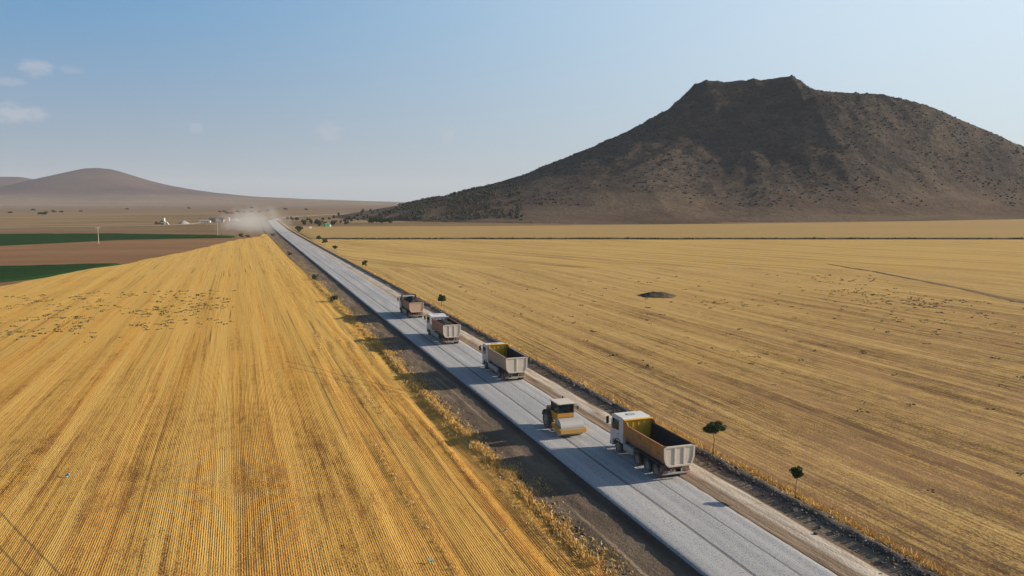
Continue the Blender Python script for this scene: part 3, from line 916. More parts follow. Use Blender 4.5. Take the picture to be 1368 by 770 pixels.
# plants on the dark line between parcels
vd = rng.uniform(60, 700, 420)
weed_mesh(np.c_[vd, (434 + 2.6 * fbm(vd * .02, vd * 0 + 4, 5) - .32276 * vd) / .94648 + rng.normal(0, .9, 420)], -.2, .3, .8)

# scrub on the mountain and the wood on its shaded foot
n = 16000
xx = rng.uniform(-100, 850, n); yy = rng.uniform(660, 1190, n)
hz = mtn_z(xx, yy)
den = fbm(xx * .012, yy * .012, 3) * 1.2 + np.clip((hz - 48) / 128, -.3, .6) + .5 * np.exp(-((xx - (350 - (1150 - yy) * .3)) / 70) ** 2)
keep = (den + rng.normal(0, .3, n) > .12) & (hz > 14)
xx, yy, hz = xx[keep], yy[keep], hz[keep]
wx, wy = c2w(xx, yy)
lumps('scrub', np.c_[wx, wy, hz + .2], rng.uniform(.45, 1.7, len(wx)), M['scrub'], .6)
n = 1700
xx = rng.uniform(-150, 10, n); yy = rng.uniform(760, 1120, n)
hz = mtn_z(xx, yy)
keep = (pn(xx * .03, yy * .015) + .35 * np.exp(-((xx + 70) / 70) ** 2) + rng.normal(0, .15, n) > .15) & (hz < 40) & (hz > 0)
xx, yy, hz = xx[keep], yy[keep], hz[keep]
wx, wy = c2w(xx, yy)
big = np.repeat(np.c_[wx, wy, hz], 7, 0); k7 = len(big)
big = big + np.c_[rng.normal(0, 1.2, (k7, 2)), rng.uniform(.4, 2.6, k7)]
lumps('woodland', big, rng.uniform(.45, 1.05, k7), M['wood_leaf'], .8, jit=.45)


# ------------------------------------------------------------------ trees
def crown_mesh(rx, rz, zc, n, leaf, seed, lobes=9, hollow=.25):
    r_ = np.random.default_rng(seed)
    cen = r_.normal(0, 1, (lobes, 3)); cen /= np.linalg.norm(cen, axis=1)[:, None]
    cen *= (.30 + .62 * r_.random((lobes, 1)))
    rad = .24 + .27 * r_.random(lobes)
    i = r_.integers(0, lobes, n)
    d = r_.normal(0, 1, (n, 3)); d /= np.linalg.norm(d, axis=1)[:, None]
    p = cen[i] + d * (rad[i] * r_.random(n) ** .4)[:, None]
    p[:, 2] = np.maximum(p[:, 2], -.75)
    p = p * (rx, rx, rz) + (0, 0, zc)
    q = r_.normal(0, 1, (n, 3)); q /= np.linalg.norm(q, axis=1)[:, None]
    t = np.cross(q, r_.normal(0, 1, (n, 3))); t /= np.linalg.norm(t, axis=1)[:, None]
    s = leaf * (.6 + .8 * r_.random((n, 1)))
    V = np.stack([p - q * s, p + t * s * .55, p + q * s, p - t * s * .55], 1).reshape(-1, 3)
    F = np.arange(n * 4).reshape(-1, 4)
    return V, F


def trunk_bm(h, r, branches, seed, rx, zc):
    rr = random.Random(seed)
    bm = bmesh.new()
    pts = [Vector((0, 0, -.08))]
    for k in range(1, 6):
        pts.append(Vector((rr.uniform(-.025, .025) * h, rr.uniform(-.025, .025) * h, h * k / 5)))
    for k in range(5):
        add_tube(bm, pts[k], pts[k + 1], r * (1 - k * .11), r * (1 - (k + 1) * .11), 8)
    for k in range(branches):
        a = rr.uniform(0, 6.28)
        st = pts[4].lerp(pts[5], rr.random())
        add_tube(bm, st, (math.cos(a) * rx * .7, math.sin(a) * rx * .7, zc + rr.uniform(-.1, .5) * rx), r * .4, r * .15, 5)
    return bm


def tree(name, label, cat, group, loc, h, rx, rz, trunk_r, n, leaf, seed, mat='leaf', lobes=10, branches=7):
    t = empty(name, loc, 0, label, cat, group)
    zc = h - rz
    obj('trunk', trunk_bm(zc, trunk_r, branches, seed, rx, zc), M['bark'], t)
    V, F = crown_mesh(rx, rz, zc, n, leaf, seed, lobes)
    npmesh('crown', V, F, M[mat], t)
    return t

GR = 'young trees along the edge of the road works'
tree('sapling', 'thin stemmed tree with a wide flat topped crown beside the orange tipper', 'tree', GR, (34.75, 52.9, .08), 2.75, .84, .50, .035, 5200, .055, 3, lobes=20)
tree('sapling', 'smaller thin stemmed ball crowned tree nearest the lower right corner', 'tree', GR, (35.0, 43.35, .06), 2.15, .52, .42, .028, 3200, .05, 8, lobes=16)
tree('sapling', 'round dark bushy tree in the yellow field behind the red rimmed tipper', 'tree', GR, (36.9, 150.5, -.3), 2.3, .88, .72, .05, 2600, .09, 12, lobes=16)
tree('sapling', 'single small dark tree right of the road, beyond the brown tipper', 'tree', GR, (36.2, 244, -.3), 2.3, .95, .8, .05, 700, .14, 14)
tree('sapling', 'dark tree at the right road edge, nearest of a close row of three', 'tree', GR, (37.2, 333, -.35), 2.5, 1.1, .9, .05, 600, .17, 15)
tree('sapling', 'dark tree in the middle of the close row of three by the road', 'tree', GR, (38.0, 380, -.4), 3.0, 1.5, 1.1, .06, 600, .2, 16)
tree('sapling', 'farthest dark tree of the close row of three by the road', 'tree', GR, (38.8, 417, -.4), 3.3, 1.4, 1.2, .06, 600, .2, 17)
tree('bush', 'large dark round bush at the right road edge where the dust begins', 'bush', None, (36.4, 528, -.6), 5.2, 2.9, 2.5, .12, 1500, .3, 18)
GL = 'dark shrubs on the left verge'
for (x_, y_, s_, lb, sd_) in ((18.3, 167, 1.0, 'nearest dark green shrub on the left verge', 21), (18.9, 216, .95, 'second dark green shrub up the left verge', 22),
                             (18.5, 316, .95, 'third dark shrub up the left verge, near the dust', 23), (19.2, 486, 1.5, 'dark shrub on the left verge wrapped in drifting dust', 24)):
    tree('shrub', lb, 'shrub', GL, (x_, y_, -.62), 1.5 * s_, 1.05 * s_, .8 * s_, .04, 700, .12, sd_)

# the grove beyond the field: each tree its own copy
GG = 'trees of the grove beside the distant road bend'
kinds = []
for k, (h, rx, rz) in enumerate(((4.2, 2.1, 1.7), (5.0, 1.5, 2.2), (3.4, 1.9, 1.4))):
    kinds.append((h, rx, rz, k))
grove = [(53, 915), (55, 900), (58, 880), (56, 862), (60, 845), (66, 850), (57, 768), (59, 752), (62, 735), (66, 760), (55, 700), (70, 745), (64, 690), (60, 672),
         (74, 720), (79, 705), (86, 735), (92, 760), (101, 806), (96, 780), (106, 830), (112, 860), (120, 890), (125, 905), (131, 930), (118, 850), (108, 795),
         (138, 960), (145, 990), (150, 1010), (128, 870), (136, 900), (142, 930), (150, 950), (158, 1000), (160, 970), (152, 905), (144, 870), (134, 838),
         (160, 900), (166, 930), (84, 690), (72, 676), (90, 715), (70, 800), (78, 830), (86, 870), (94, 900), (102, 930), (76, 770), (112, 1000), (124, 1030)]
protos = {}
for i, (x_, y_) in enumerate(grove):
    x_ += random.uniform(-3, 3); y_ += random.uniform(-8, 8)
    k = random.choice((0, 0, 1, 1, 2))
    sc_ = random.uniform(.75, 1.2)
    loc = (x_, y_, ground_z(x_, y_) - .05)
    lb = ('wide dark tree', 'tall narrow dark tree', 'low spreading tree')[k] + ' in the distant grove by the road bend'
    if k not in protos:
        h, rx, rz, _ = kinds[k]
        protos[k] = tree('grove_tree', lb, 'tree', GG, loc, h, rx, rz, .12, 420, .34, 40 + k, 'leaf_far')
    else:
        copy_tree(protos[k], None, loc, random.uniform(0, 6.28), (sc_, sc_, sc_))
for (x_, y_, h, rx, lb, sd_) in ((117, 735, 7.0, 4.6, 'taller rounded end of the big dark green thicket below the mountain', 61),
                                 (124, 731, 6.0, 4.4, 'low middle clump of the big dark green thicket below the mountain', 62),
                                 (131, 727, 5.6, 4.6, 'right end clump of the big dark green thicket below the mountain', 63)):
    tree('thicket_tree', lb, 'tree', 'big dark thicket below the mountain', (x_, y_, ground_z(x_, y_)), h, rx, h * .46, .2, 1500, .45, sd_, 'leaf_far', 14)

# shrubs dotted over the far plain
GP = 'dark shrubs dotted over the far plain'
base = tree('plain_shrub', 'dark shrub on the open brown plain', 'shrub', GP, (-276.7, 1390, ZG), 5.0, 5.5, 2.6, .2, 420, .9, 71, 'leaf_far')
for (x_, y_, s_) in ((-284, 1402, .9), (-314.7, 1655, .9), (-300, 1640, .7), (-365.8, 1578, .7), (-372, 1600, .5), (-286.9, 1752, .6), (-21.3, 1555, .8), (-30, 1575, .6),
                     (1.8, 1547, .8), (12, 1530, .6), (25, 1539, .8), (38, 1520, .6), (-254, 2173, .7), (-7.6, 1373, .7), (-15, 1390, .6), (60, 1750, .6), (110, 2000, .8),
                     (150, 1900, .8), (-120, 2300, .9), (40, 2400, 1.0), (-420, 2000, .9), (-520, 1800, .8)):
    copy_tree(base, None, (x_, y_, ZG), random.uniform(0, 6), (s_, s_, s_ * .9))
base2 = tree('plain_shrub', 'dark shrub at the end of the far green crop strip', 'shrub', 'shrubs at the end of the green strip', (1.7, 492.5, ZG), 2.2, 1.6, 1.1, .08, 420, .25, 72, 'leaf_far')
copy_tree(base2, None, (5.5, 487, ZG), 1.1, (1.2, 1.2, .7))


# ------------------------------------------------------------------ tipper trucks
def wheel(parent, x, y, r=.52, w=.32, dual=False, side=1):
    """side: +1 right, -1 left; a mesh centred on its axle so the dust gradient follows it"""
    bm = bmesh.new()
    ww = .56 if dual else w
    tr = [(-w / 2, r * .6), (-w / 2 * .98, r * .9), (-w / 2 * .8, r * .985), (-.02, r), (.02, r), (w / 2 * .8, r * .985), (w / 2 * .98, r * .9), (w / 2, r * .6)]
    offs = (0,) if not dual else (-.15, .15)
    wd = w if not dual else .27
    for o_ in offs:
        add_lathe(bm, [(o_ + a * wd / w, b_) for a, b_ in tr], seg=26)
    # tread blocks
    for k in range(26):
        a = 2 * math.pi * k / 26
        for o_ in offs:
            add_box(bm, o_ - wd * .40, o_ + wd * .40, -.03, .03, r - .012, r + .012, mat=Matrix.Rotation(a, 4, 'X'))
    t = obj('wheel', bm, M['tyre'], parent)
    t.location = (x, y, r)
    bm = bmesh.new()
    fx = side * (ww / 2 - .02)
    inset = -side * (.11 if dual else -.03)
    add_lathe(bm, [(fx, r * .60), (fx - side * .03, r * .54), (fx + inset, r * .42), (fx + inset, r * .26), (fx + inset + side * .05, r * .22), (fx + inset + side * .05, .001)], seg=20)
    for k in range(8):
        a = 2 * math.pi * k / 8
        add_tube(bm, (fx + inset, r * .34 * math.cos(a), r * .34 * math.sin(a)), (fx + inset + side * .03, r * .34 * math.cos(a), r * .34 * math.sin(a)), .02, seg=6)
    obj('rim', bm, M['rim'], t)
    return t


def truck(name, label, group, loc, P):
    t = empty(name, loc, 0, label, 'truck', group)
    yr, yf = P['box']                        # rear and front of the body
    zt, zb = P['top'], P.get('floor', 1.12)
    ya = P['axles']
    cy0, cy1 = P['cab']
    zr = P['roof']
    # chassis
    bm = bmesh.new()
    for sx_ in (-.42, .42):
        add_box(bm, sx_ - .05, sx_ + .05, ya[0] - .75, cy1 - .3, .72, 1.0)
    for yy_ in np.linspace(ya[0] - .6, cy0 - .3, 7):
        add_box(bm, -.37, .37, yy_ - .05, yy_ + .05, .76, .95)
    for yy_ in ya:
        add_tube(bm, (-1.0, yy_, .52), (1.0, yy_, .52), .075)
        add_tube(bm, (-.2, yy_, .52), (.2, yy_, .52), .2, seg=12)
    add_box(bm, -.25, .25, ya[-1] - 1.9, ya[-1] - 1.0, .45, .75)
    add_tube(bm, (0, yf - .8, .8), (0, yf - .15, 1.15), .11)
    obj('chassis', bm, M['chassis'], t)
    # wheels
    for i, yy_ in enumerate(ya):
        steer = yy_ > P.get('steer_from', 4.5)
        for s_ in (-1, 1):
            wheel(t, s_ * (1.04 if steer else .93), yy_, .52, .32, not steer, s_)
    # mudguards over the rear bogie
    for s_ in (-1, 1):
        bm = bmesh.new()
        y0_, y1_ = ya[0] - .62, [q for q in ya if q < P.get('steer_from', 4.5)][-1] + .62
        x0_, x1_ = (s_ * .66, s_ * 1.2)
        add_box(bm, min(x0_, x1_), max(x0_, x1_), y0_, y1_, 1.085, 1.11)
        add_box(bm, min(x0_, x1_), max(x0_, x1_), y0_ - .02, y0_, .55, 1.1)
        obj('mudguard', bm, M['chassis'], t)
    # tanks between the axles
    ygap = (max(q for q in ya if q < P.get('steer_from', 4.5)) + .75, min(q for q in ya if q > P.get('steer_from', 4.5)) - .75)
    if ygap[1] - ygap[0] > .7:
        for s_, nm, mt in ((-1, 'fuel_tank', 'greypaint'), (1, 'battery_box', 'chassis')):
            bm = bmesh.new()
            x0_, x1_ = sorted((s_ * .55, s_ * 1.15))
            add_box(bm, x0_, x1_, ygap[0] + .05, ygap[1], .45, .98, .08)
            obj(nm, bm, M[mt], t)
    # cab: side profile (y, z), leaning windscreen
    bm = bmesh.new()
    H0 = .62
    add_prism(bm, [(cy0, .95), (cy0, zr - .1), (cy0 + .12, zr), (cy1 - .55, zr), (cy1 - .28, zr - .14), (cy1 - .03, 1.78), (cy1, 1.45), (cy1 - .02, H0), (cy1 - .45, H0), (cy1 - .62, .95)], 'x', -1.2, 1.2)
    bevel_all(bm, .055)
    obj('cab', bm, M[P['cabcol']], t)
    def slope(zq):
        return cy1 - .03 - (zq - 1.78) / (zr - .14 - 1.78) * .25
    bm = bmesh.new()
    z0_, z1_ = 1.80, zr - .30
    add_prism(bm, [(slope(z0_) - .02, z0_), (slope(z0_) + .012, z0_), (slope(z1_) + .012, z1_), (slope(z1_) - .02, z1_)], 'x', -1.08, 1.08)
    obj('windscreen', bm, M['glass'], t)
    bm = bmesh.new()
    add_prism(bm, [(slope(z1_ + .06), z1_ + .05), (slope(z1_) + .2, z1_ - .02), (slope(z1_) + .2, z1_ + .02), (slope(z1_ + .1), z1_ + .13)], 'x', -1.1, 1.1)
    obj('sun_visor', bm, M['black'], t)
    for s_ in (-1, 1):
        a0, a1 = sorted((s_ * 1.195, s_ * 1.212))
        bm = bmesh.new()
        yb, ye = cy0 + .62, cy1 - .2
        add_prism(bm, [(yb, 1.02), (yb, zr - .3), (ye - .22, zr - .3), (ye - .02, 1.75), (ye - .02, 1.42), (ye - .28, 1.30), (ye - .42, 1.02)], 'x', a0, a1)
        d = obj('door', bm, M[P['cabcol']], t)
        b0, b1 = sorted((s_ * 1.213, s_ * 1.222))
        bm = bmesh.new()
        add_prism(bm, [(yb + .08, 1.88), (yb + .08, zr - .36), (ye - .28, zr - .36), (ye - .1, 1.80), (ye - .4, 1.76)], 'x', b0, b1)
        obj('window', bm, M['glass'], d)
        bm = bmesh.new()
        add_box(bm, *sorted((s_ * 1.214, s_ * 1.24)), yb + .08, yb + .26, 1.55, 1.60)
        obj('handle', bm, M['black'], d)
        # wing mirror on two arms
        bm = bmesh.new()
        add_tube(bm, (s_ * 1.18, cy1 - .2, zr - .32), (s_ * 1.5, cy1 - .02, zr - .34), .018, seg=6)
        add_tube(bm, (s_ * 1.18, cy1 - .16, 1.95), (s_ * 1.48, cy1 - .02, 2.0), .018, seg=6)
        add_box(bm, *sorted((s_ * 1.36, s_ * 1.58)), cy1 - .06, cy1 + .05, zr - .95, zr - .36, .03)
        obj('mirror', bm, M['black'], t)
        # front wheel arch and steps
        bm = bmesh.new()
        fy = max(ya)
        arc = [(fy + .66 * math.cos(R(a)), .52 + .66 * math.sin(R(a))) for a in range(0, 181, 15)]
        arc2 = [(fy + .60 * math.cos(R(a)), .52 + .60 * math.sin(R(a))) for a in range(180, -1, -15)]
        add_prism(bm, arc + arc2, 'x', *sorted((s_ * .86, s_ * 1.235)))
        obj('fender', bm, M['black'], t)
        bm = bmesh.new()
        add_box(bm, *sorted((s_ * 1.0, s_ * 1.22)), cy1 - .5, cy1 - .06, .36, .9, .03)
        obj('step', bm, M[P['cabcol']], t)
        bm = bmesh.new()
        add_box(bm, *sorted((s_ * .72, s_ * 1.1)), cy1 + .0, cy1 + .04, .62, .82, .015)
        obj('headlight', bm, M['lens_white'], t)
    bm = bmesh.new()
    add_box(bm, -1.21, 1.21, cy1 - .28, cy1 + .07, .34, .60, .04)
    obj('bumper', bm, M[P.get('bumper', 'black')], t)
    bm = bmesh.new()
    for k in range(4):
        add_box(bm, -.9, .9, cy1 - .02, cy1 + .03, .95 + k * .17, 1.06 + k * .17)
    obj('grille', bm, M['black'], t)
    bm = bmesh.new()
    add_box(bm, -.42, .30, cy0 + .75, cy0 + 1.2, zr - .005, zr + .035, .015)
    obj('roof_hatch', bm, M[P.get('hatch', 'greypaint')], t)
    bm = bmesh.new()
    add_box(bm, -1.0, -.62, cy0 - .28, cy0 - .06, .95, 2.0, .04)
    obj('intake_stack', bm, M['black'], t)
    bm = bmesh.new()
    add_tube(bm, (.92, cy0 - .18, 1.0), (.92, cy0 - .18, zr - .25), .07)
    obj('exhaust_pipe', bm, M['black'], t)
    # body: a shell with rounded lower corners
    zs = zt
    def outline(o):
        return [(-1.25 + o, zs), (-1.22 + o, zb + .62), (-1.14 + o, zb + .32), (-.98 + o * .9, zb + .10 + o * .5), (-.78 + o * .5, zb + o), (.78 - o * .5, zb + o), (.98 - o * .9, zb + .10 + o * .5), (1.14 - o, zb + .32), (1.22 - o, zb + .62), (1.25 - o, zs)]
    bm = bmesh.new()
    ou = outline(0); it = outline(.06)
    n_ = len(ou)
    rows = []
    for yy_ in (yr, yr + (yf - yr) * .5, yf):
        rows.append(([bm.verts.new((p_[0], yy_, p_[1])) for p_ in ou], [bm.verts.new((p_[0], yy_, p_[1])) for p_ in it]))
    for (o0, i0), (o1, i1) in zip(rows[:-1], rows[1:]):
        for k in range(n_ - 1):
            bm.faces.new((o0[k], o0[k + 1], o1[k + 1], o1[k]))
            f_ = bm.faces.new((i0[k], i1[k], i1[k + 1], i0[k + 1])); f_.material_index = 1
        bm.faces.new((o0[0], o1[0], i1[0], i0[0])); bm.faces.new((o0[-1], i0[-1], i1[-1], o1[-1]))
    for (o0, i0) in (rows[0], rows[-1]):
        for k in range(n_ - 1):
            bm.faces.new((o0[k], i0[k], i0[k + 1], o0[k + 1]))
    body = obj('dump_body', bm, [M[P['side']], M[P.get('inside', 'bed_steel')]], t)
    bm = bmesh.new()                                           # floor beams
    for yy_ in np.linspace(yr + .4, yf - .4, 7):
        add_box(bm, -.78, .78, yy_ - .05, yy_ + .05, zb - .13, zb - .003)
    for sx_ in (-.42, .42):
        add_box(bm, sx_ - .07, sx_ + .07, yr + .1, yf - .1, zb - .26, zb - .132)
    obj('subframe', bm, M['chassis'], t)
    for s_ in (-1, 1):                                          # top rails
        bm = bmesh.new()
        add_box(bm, *sorted((s_ * 1.17, s_ * 1.29)), yr - .0, yf - .45, zs + .003, zs + .09, .015)
        obj('top_rail', bm, M[P.get('rail', P['side'])], t)
        bm = bmesh.new()
        for q in range(P.get('side_ribs', 0)):
            yy_ = yr + (yf - yr) * (q + .6) / (P['side_ribs'] + .2)
            add_box(bm, *sorted((s_ * 1.2, s_ * 1.305)), yy_ - .05, yy_ + .05, zb + .6, zs - .003)
        # raised shoulder beside the headboard
        add_prism(bm, [(yf - .75, zs + .004), (yf - .42, P['head'] - .03), (yf + .1, P['head'] - .03), (yf + .1, zs + .004)], 'x', *sorted((s_ * 1.19, s_ * 1.252)))
        obj('side_wing', bm, M[P['side']], t)
    # headboard with a curled upper edge
    bm = bmesh.new()
    prof_ = outline(-.003)
    zh = P['head']
    hb = [(p_[0], min(p_[1], zs)) for p_ in prof_]
    if P.get('cage'):
        add_prism(bm, hb, 'y', yf + .003, yf + .09)
        for sx_ in (-1.2, 1.2):
            add_box(bm, sx_ - .09, sx_ + .09, yf + .0, yf + .16, zs + .002, zh, .02)
        add_box(bm, -1.28, 1.28, yf - .05, yf + .75, zh + .002, zh + .13, .03)
        for sx_ in (-1.27, 1.22):
            add_box(bm, sx_, sx_ + .05, yf + .165, yf + .7, 1.0, zh)
        add_box(bm, -1.1, 1.1, yf + .02, yf + .12, zs + .003, zs + .28)
    else:
        add_prism(bm, [(-1.25, zh)] + hb + [(1.25, zh)], 'y', yf + .003, yf + .09)
        add_prism(bm, [(yf - .12, zh + .003), (yf - .16, zh + .05), (yf + .05, zh + .10), (yf + .22, zh + .05), (yf + .2, zh + .003)], 'x', -1.27, 1.27)
    obj('headboard', bm, M[P['headcol']], t)
    if not P.get('cage'):
        bm = bmesh.new()
        for k in range(5):
            xx_ = -.96 + .48 * k
            add_box(bm, xx_ - .05, xx_ + .05, yf - .055, yf - .001, zb + .3, zh - .01)
        obj('headboard_rib', bm, M[P['headcol']], t)
    # tailgate: frame, recessed panels, vertical ribs
    gz0, gz1 = zb - .02, zs + .06
    bm = bmesh.new()
    add_prism(bm, [(-1.25, gz1), (-1.22, gz0 + .62), (-1.10, gz0 + .28), (-.9, gz0), (.9, gz0), (1.10, gz0 + .28), (1.22, gz0 + .62), (1.25, gz1)], 'y', yr - .07, yr - .003)
    gate = obj('tailgate', bm, M[P['gate']], t)
    bm = bmesh.new()
    add_box(bm, -1.27, 1.27, yr - .125, yr - .072, gz1 - .13, gz1 + .02, .02)
    add_box(bm, -.9, .9, yr - .14, yr - .072, gz0 - .01, gz0 + .13, .02)
    for s_ in (-1, 1):
        q = [(s_ * 1.27, gz1 - .14), (s_ * 1.235, gz0 + .62), (s_ * 1.12, gz0 + .28), (s_ * .91, gz0 - .005), (s_ * .91, gz0 + .14), (s_ * 1.0, gz0 + .36), (s_ * 1.09, gz0 + .66), (s_ * 1.12, gz1 - .14)]
        add_prism(bm, q, 'y', yr - .118, yr - .073)
    for q in range(P['ribs']):
        xx_ = -1.1 + 2.2 * (q + 1) / (P['ribs'] + 1)
        add_box(bm, xx_ - .07, xx_ + .07, yr - .115, yr - .074, gz0 + .135, gz1 - .135, .015)
    obj('frame', bm, M[P.get('gateframe', P['gate'])], gate)
    for s_ in (-1, 1):
        bm = bmesh.new()
        add_tube(bm, (s_ * 1.1, yr - .1, gz1 + .02), (s_ * 1.3, yr - .1, gz1 + .02), .05)
        obj('hinge', bm, M['chassis'], gate)
    # rear underrun bar, lights, plate
    bm = bmesh.new()
    add_box(bm, -1.15, 1.15, ya[0] - .92, ya[0] - .80, .42, .56, .02)
    for s_ in (-.42, .42):
        add_box(bm, s_ - .05, s_ + .05, ya[0] - .9, ya[0] - .78, .5, .95)
    obj('rear_bar', bm, M['greypaint'], t)
    for s_ in (-1, 1):
        bm = bmesh.new()
        add_box(bm, *sorted((s_ * .68, s_ * 1.08)), ya[0] - .94, ya[0] - .84, .60, .74, .015)
        obj('tail_light', bm, M['lens_red'], t)
    return t

GT = 'tipper trucks working on the gravel road'
truck('dump_truck', 'orange bodied tipper with white cab and cream tailgate, nearest of the trucks', GT, (29.35, 50.2, 0),
      dict(box=(-1.15, 5.05), top=2.55, head=2.88, axles=(0, 1.32, 2.9, 6.15), steer_from=4.5, cab=(5.3, 7.55), roof=3.0, cabcol='white', side='orange', gate='cream', ribs=2, headcol='yellow'))
truck('dump_truck', 'dusty beige tipper with white cab and yellow headboard, empty body, behind the roller', GT, (28.65, 83.8, 0),
      dict(box=(-1.3, 5.4), top=2.75, head=3.08, axles=(0, 1.35, 6.5), steer_from=4.5, cab=(5.6, 7.85), roof=3.0, cabcol='white', side='beige', gate='cream', ribs=1, headcol='yellow', side_ribs=0))
truck('dump_truck', 'loaded brown grey tipper with white cab and dark red rimmed tailgate', GT, (27.7, 108.4, 0),
      dict(box=(-1.2, 5.7), top=2.82, head=3.0, axles=(0, 1.35, 7.9), steer_from=4.5, cab=(6.6, 9.2), roof=3.15, cabcol='white', side='brown', gate='cream', ribs=2, headcol='white', rail='red', gateframe='cream'))
truck('dump_truck', 'farthest tipper, all brown with peach tailgate and tall dark cab guard, heaped load', GT, (28.4, 135, 0),
      dict(box=(-1.25, 4.9), top=2.7, head=3.35, axles=(0, 1.35, 6.6), steer_from=4.5, cab=(5.45, 7.7), roof=3.05, cabcol='white', side='brown', gate='peach', ribs=0, headcol='roof', cage=True, bumper='white'))


def load(label, x0, y0, y1, zside, crown, seed):
    xs2 = np.linspace(-1.12, 1.12, 26); ys2 = np.linspace(y0, y1, 60)
    X_, Y_ = np.meshgrid(xs2, ys2)
    e = np.minimum(np.minimum((X_ + 1.12), (1.12 - X_)) / .9, np.minimum(Y_ - y0, y1 - Y_) / 1.2)
    Z_ = zside + crown * np.clip(e, 0, 1) ** .8 + .10 * fbm(X_ * 2.2 + seed, Y_ * 2.2, 3) + .05 * fbm(X_ * 7, Y_ * 7 + seed, 2)
    Z_ = np.minimum(Z_, zside + crown + .15)
    Z_[0] = Z_[-1] = zside - .5
    Z_[:, 0] = Z_[:, -1] = zside - .5
    o = npmesh('gravel_load', np.stack([X_ + x0, Y_, Z_], -1).reshape(-1, 3), grid_faces(*X_.shape), M['load'])
    return tag(o, label, 'load', 'loads of dark stone in the trucks')
load('dark stone load filling the red rimmed tipper to its edge', 27.7, 107.4, 114.0, 2.55, .25, 1.0)
load('heaped dark stone load in the farthest brown tipper', 28.4, 133.9, 139.7, 2.6, .8, 4.0)

# ------------------------------------------------------------------ drum roller (drum towards the camera)
t = empty('road_roller', (26.35, 63.6, 0), math.pi, 'yellow single drum roller with white cab roof compacting the grey gravel', 'road roller')
# local +Y points to the drum (world -Y)
bm = bmesh.new()
add_lathe(bm, [(-1.05, .62), (-1.05, .75), (1.05, .75), (1.05, .62)], seg=48)
add_lathe(bm, [(-1.03, .66), (-1.03, .001)], seg=48)
add_lathe(bm, [(1.03, .66), (1.03, .001)], seg=48)
dr = obj('drum', bm, M['steel'], t, False)
dr.location = (0, 1.55, .75)
bm = bmesh.new()
for s_ in (-1, 1):
    add_prism(bm, [(.55, .62), (.62, .92), (1.2, .95), (2.35, .80), (2.42, .48), (1.2, .42)], 'x', *sorted((s_ * 1.07, s_ * 1.19)))
add_box(bm, -1.19, 1.19, 2.42, 2.56, .42, .76, .02)
add_box(bm, -1.19, 1.19, .42, .62, .55, .95, .02)
obj('drum_frame', bm, M['amber'], t)
bm = bmesh.new()
add_box(bm, -1.06, 1.06, 2.30, 2.418, .46, .52)
add_box(bm, -1.06, 1.06, 2.44, 2.54, .764, .80)
obj('scraper', bm, M['greypaint'], t)
bm = bmesh.new()
add_box(bm, -.4, .4, -.3, .42, .5, .9, .03)
add_tube(bm, (0, .05, .4), (0, .05, 1.0), .12)
obj('joint', bm, M['chassis'], t)
bm = bmesh.new()
add_prism(bm, [(.62, 1.12), (.50, .98), (-.85, .98), (-.85, 1.70), (.76, 1.70), (.74, 1.35)], 'x', -.76, .76)
bevel_all(bm, .03)
cb_ = obj('cab', bm, M['amber'], t)
bm = bmesh.new()
for (px_, py_) in ((-.72, .72), (.72, .72), (-.72, -.78), (.72, -.78)):
    add_box(bm, px_ - .045, px_ + .045, py_ - .045, py_ + .045, 1.703, 2.50)
add_box(bm, -.675, .675, .69, .75, 1.703, 1.78); add_box(bm, -.675, .675, .69, .75, 2.42, 2.50)
obj('pillar', bm, M['black'], cb_)
bm = bmesh.new()
add_box(bm, -.672, .672, .70, .72, 1.783, 2.417)
add_box(bm, -.672, .672, -.79, -.77, 1.71, 2.45)
for s_ in (-1, 1):
    add_box(bm, *sorted((s_ * .71, s_ * .73)), -.73, .67, 1.71, 2.48)
obj('window', bm, M['glass'], cb_)
bm = bmesh.new()
add_box(bm, -.84, .84, -.92, .90, 2.505, 2.62, .05)
obj('roof', bm, M['cream'], cb_)
bm = bmesh.new()
add_prism(bm, [(-.90, 1.0), (-.90, 1.95), (-1.6, 1.92), (-2.2, 1.75), (-2.35, 1.3), (-2.3, .85), (-.90, .85)], 'x', -.62, .62)
bevel_all(bm, .06)
obj('engine_hood', bm, M['brown'], t)
bm = bmesh.new()
for k in range(6):
    add_box(bm, -.63, -.622, -1.9 + k * .16, -1.81 + k * .16, 1.25, 1.7)
    add_box(bm, .622, .63, -1.9 + k * .16, -1.81 + k * .16, 1.25, 1.7)
obj('vent', bm, M['black'], t)
bm = bmesh.new()
add_tube(bm, (-.5, -1.15, 1.9), (-.5, -1.15, 2.75), .05)
obj('exhaust_pipe', bm, M['black'], t)
for s_ in (-1, 1):
    wl_ = wheel(t, s_ * .84, -1.3, .76, .5, False, s_)
    bm = bmesh.new()
    arc = [(-1.3 + .88 * math.cos(R(a)), .76 + .88 * math.sin(R(a))) for a in range(25, 166, 14)]
    arc2 = [(-1.3 + .83 * math.cos(R(a)), .76 + .83 * math.sin(R(a))) for a in range(165, 24, -14)]
    add_prism(bm, arc + arc2, 'x', *sorted((s_ * .58, s_ * 1.12)))
    obj('fender', bm, M['chassis'], t)
    bm = bmesh.new()
    add_tube(bm, (s_ * .78, .74, 2.2), (s_ * 1.0, .9, 2.2), .015, seg=6)
    add_box(bm, *sorted((s_ * .96, s_ * 1.14)), .88, .93, 2.02, 2.3, .015)
    obj('mirror', bm, M['black'], t)
    bm = bmesh.new()
    add_box(bm, *sorted((s_ * .5, s_ * .66)), .905, .95, 2.52, 2.6, .01)
    obj('headlight', bm, M['lens_white'], t)
    bm = bmesh.new()
    add_box(bm, *sorted((s_ * .77, s_ * 1.0)), -.35, .2, .55, .6)
    add_box(bm, *sorted((s_ * .77, s_ * .95)), -.3, .15, .85, .89)
    obj('step', bm, M['chassis'], t)

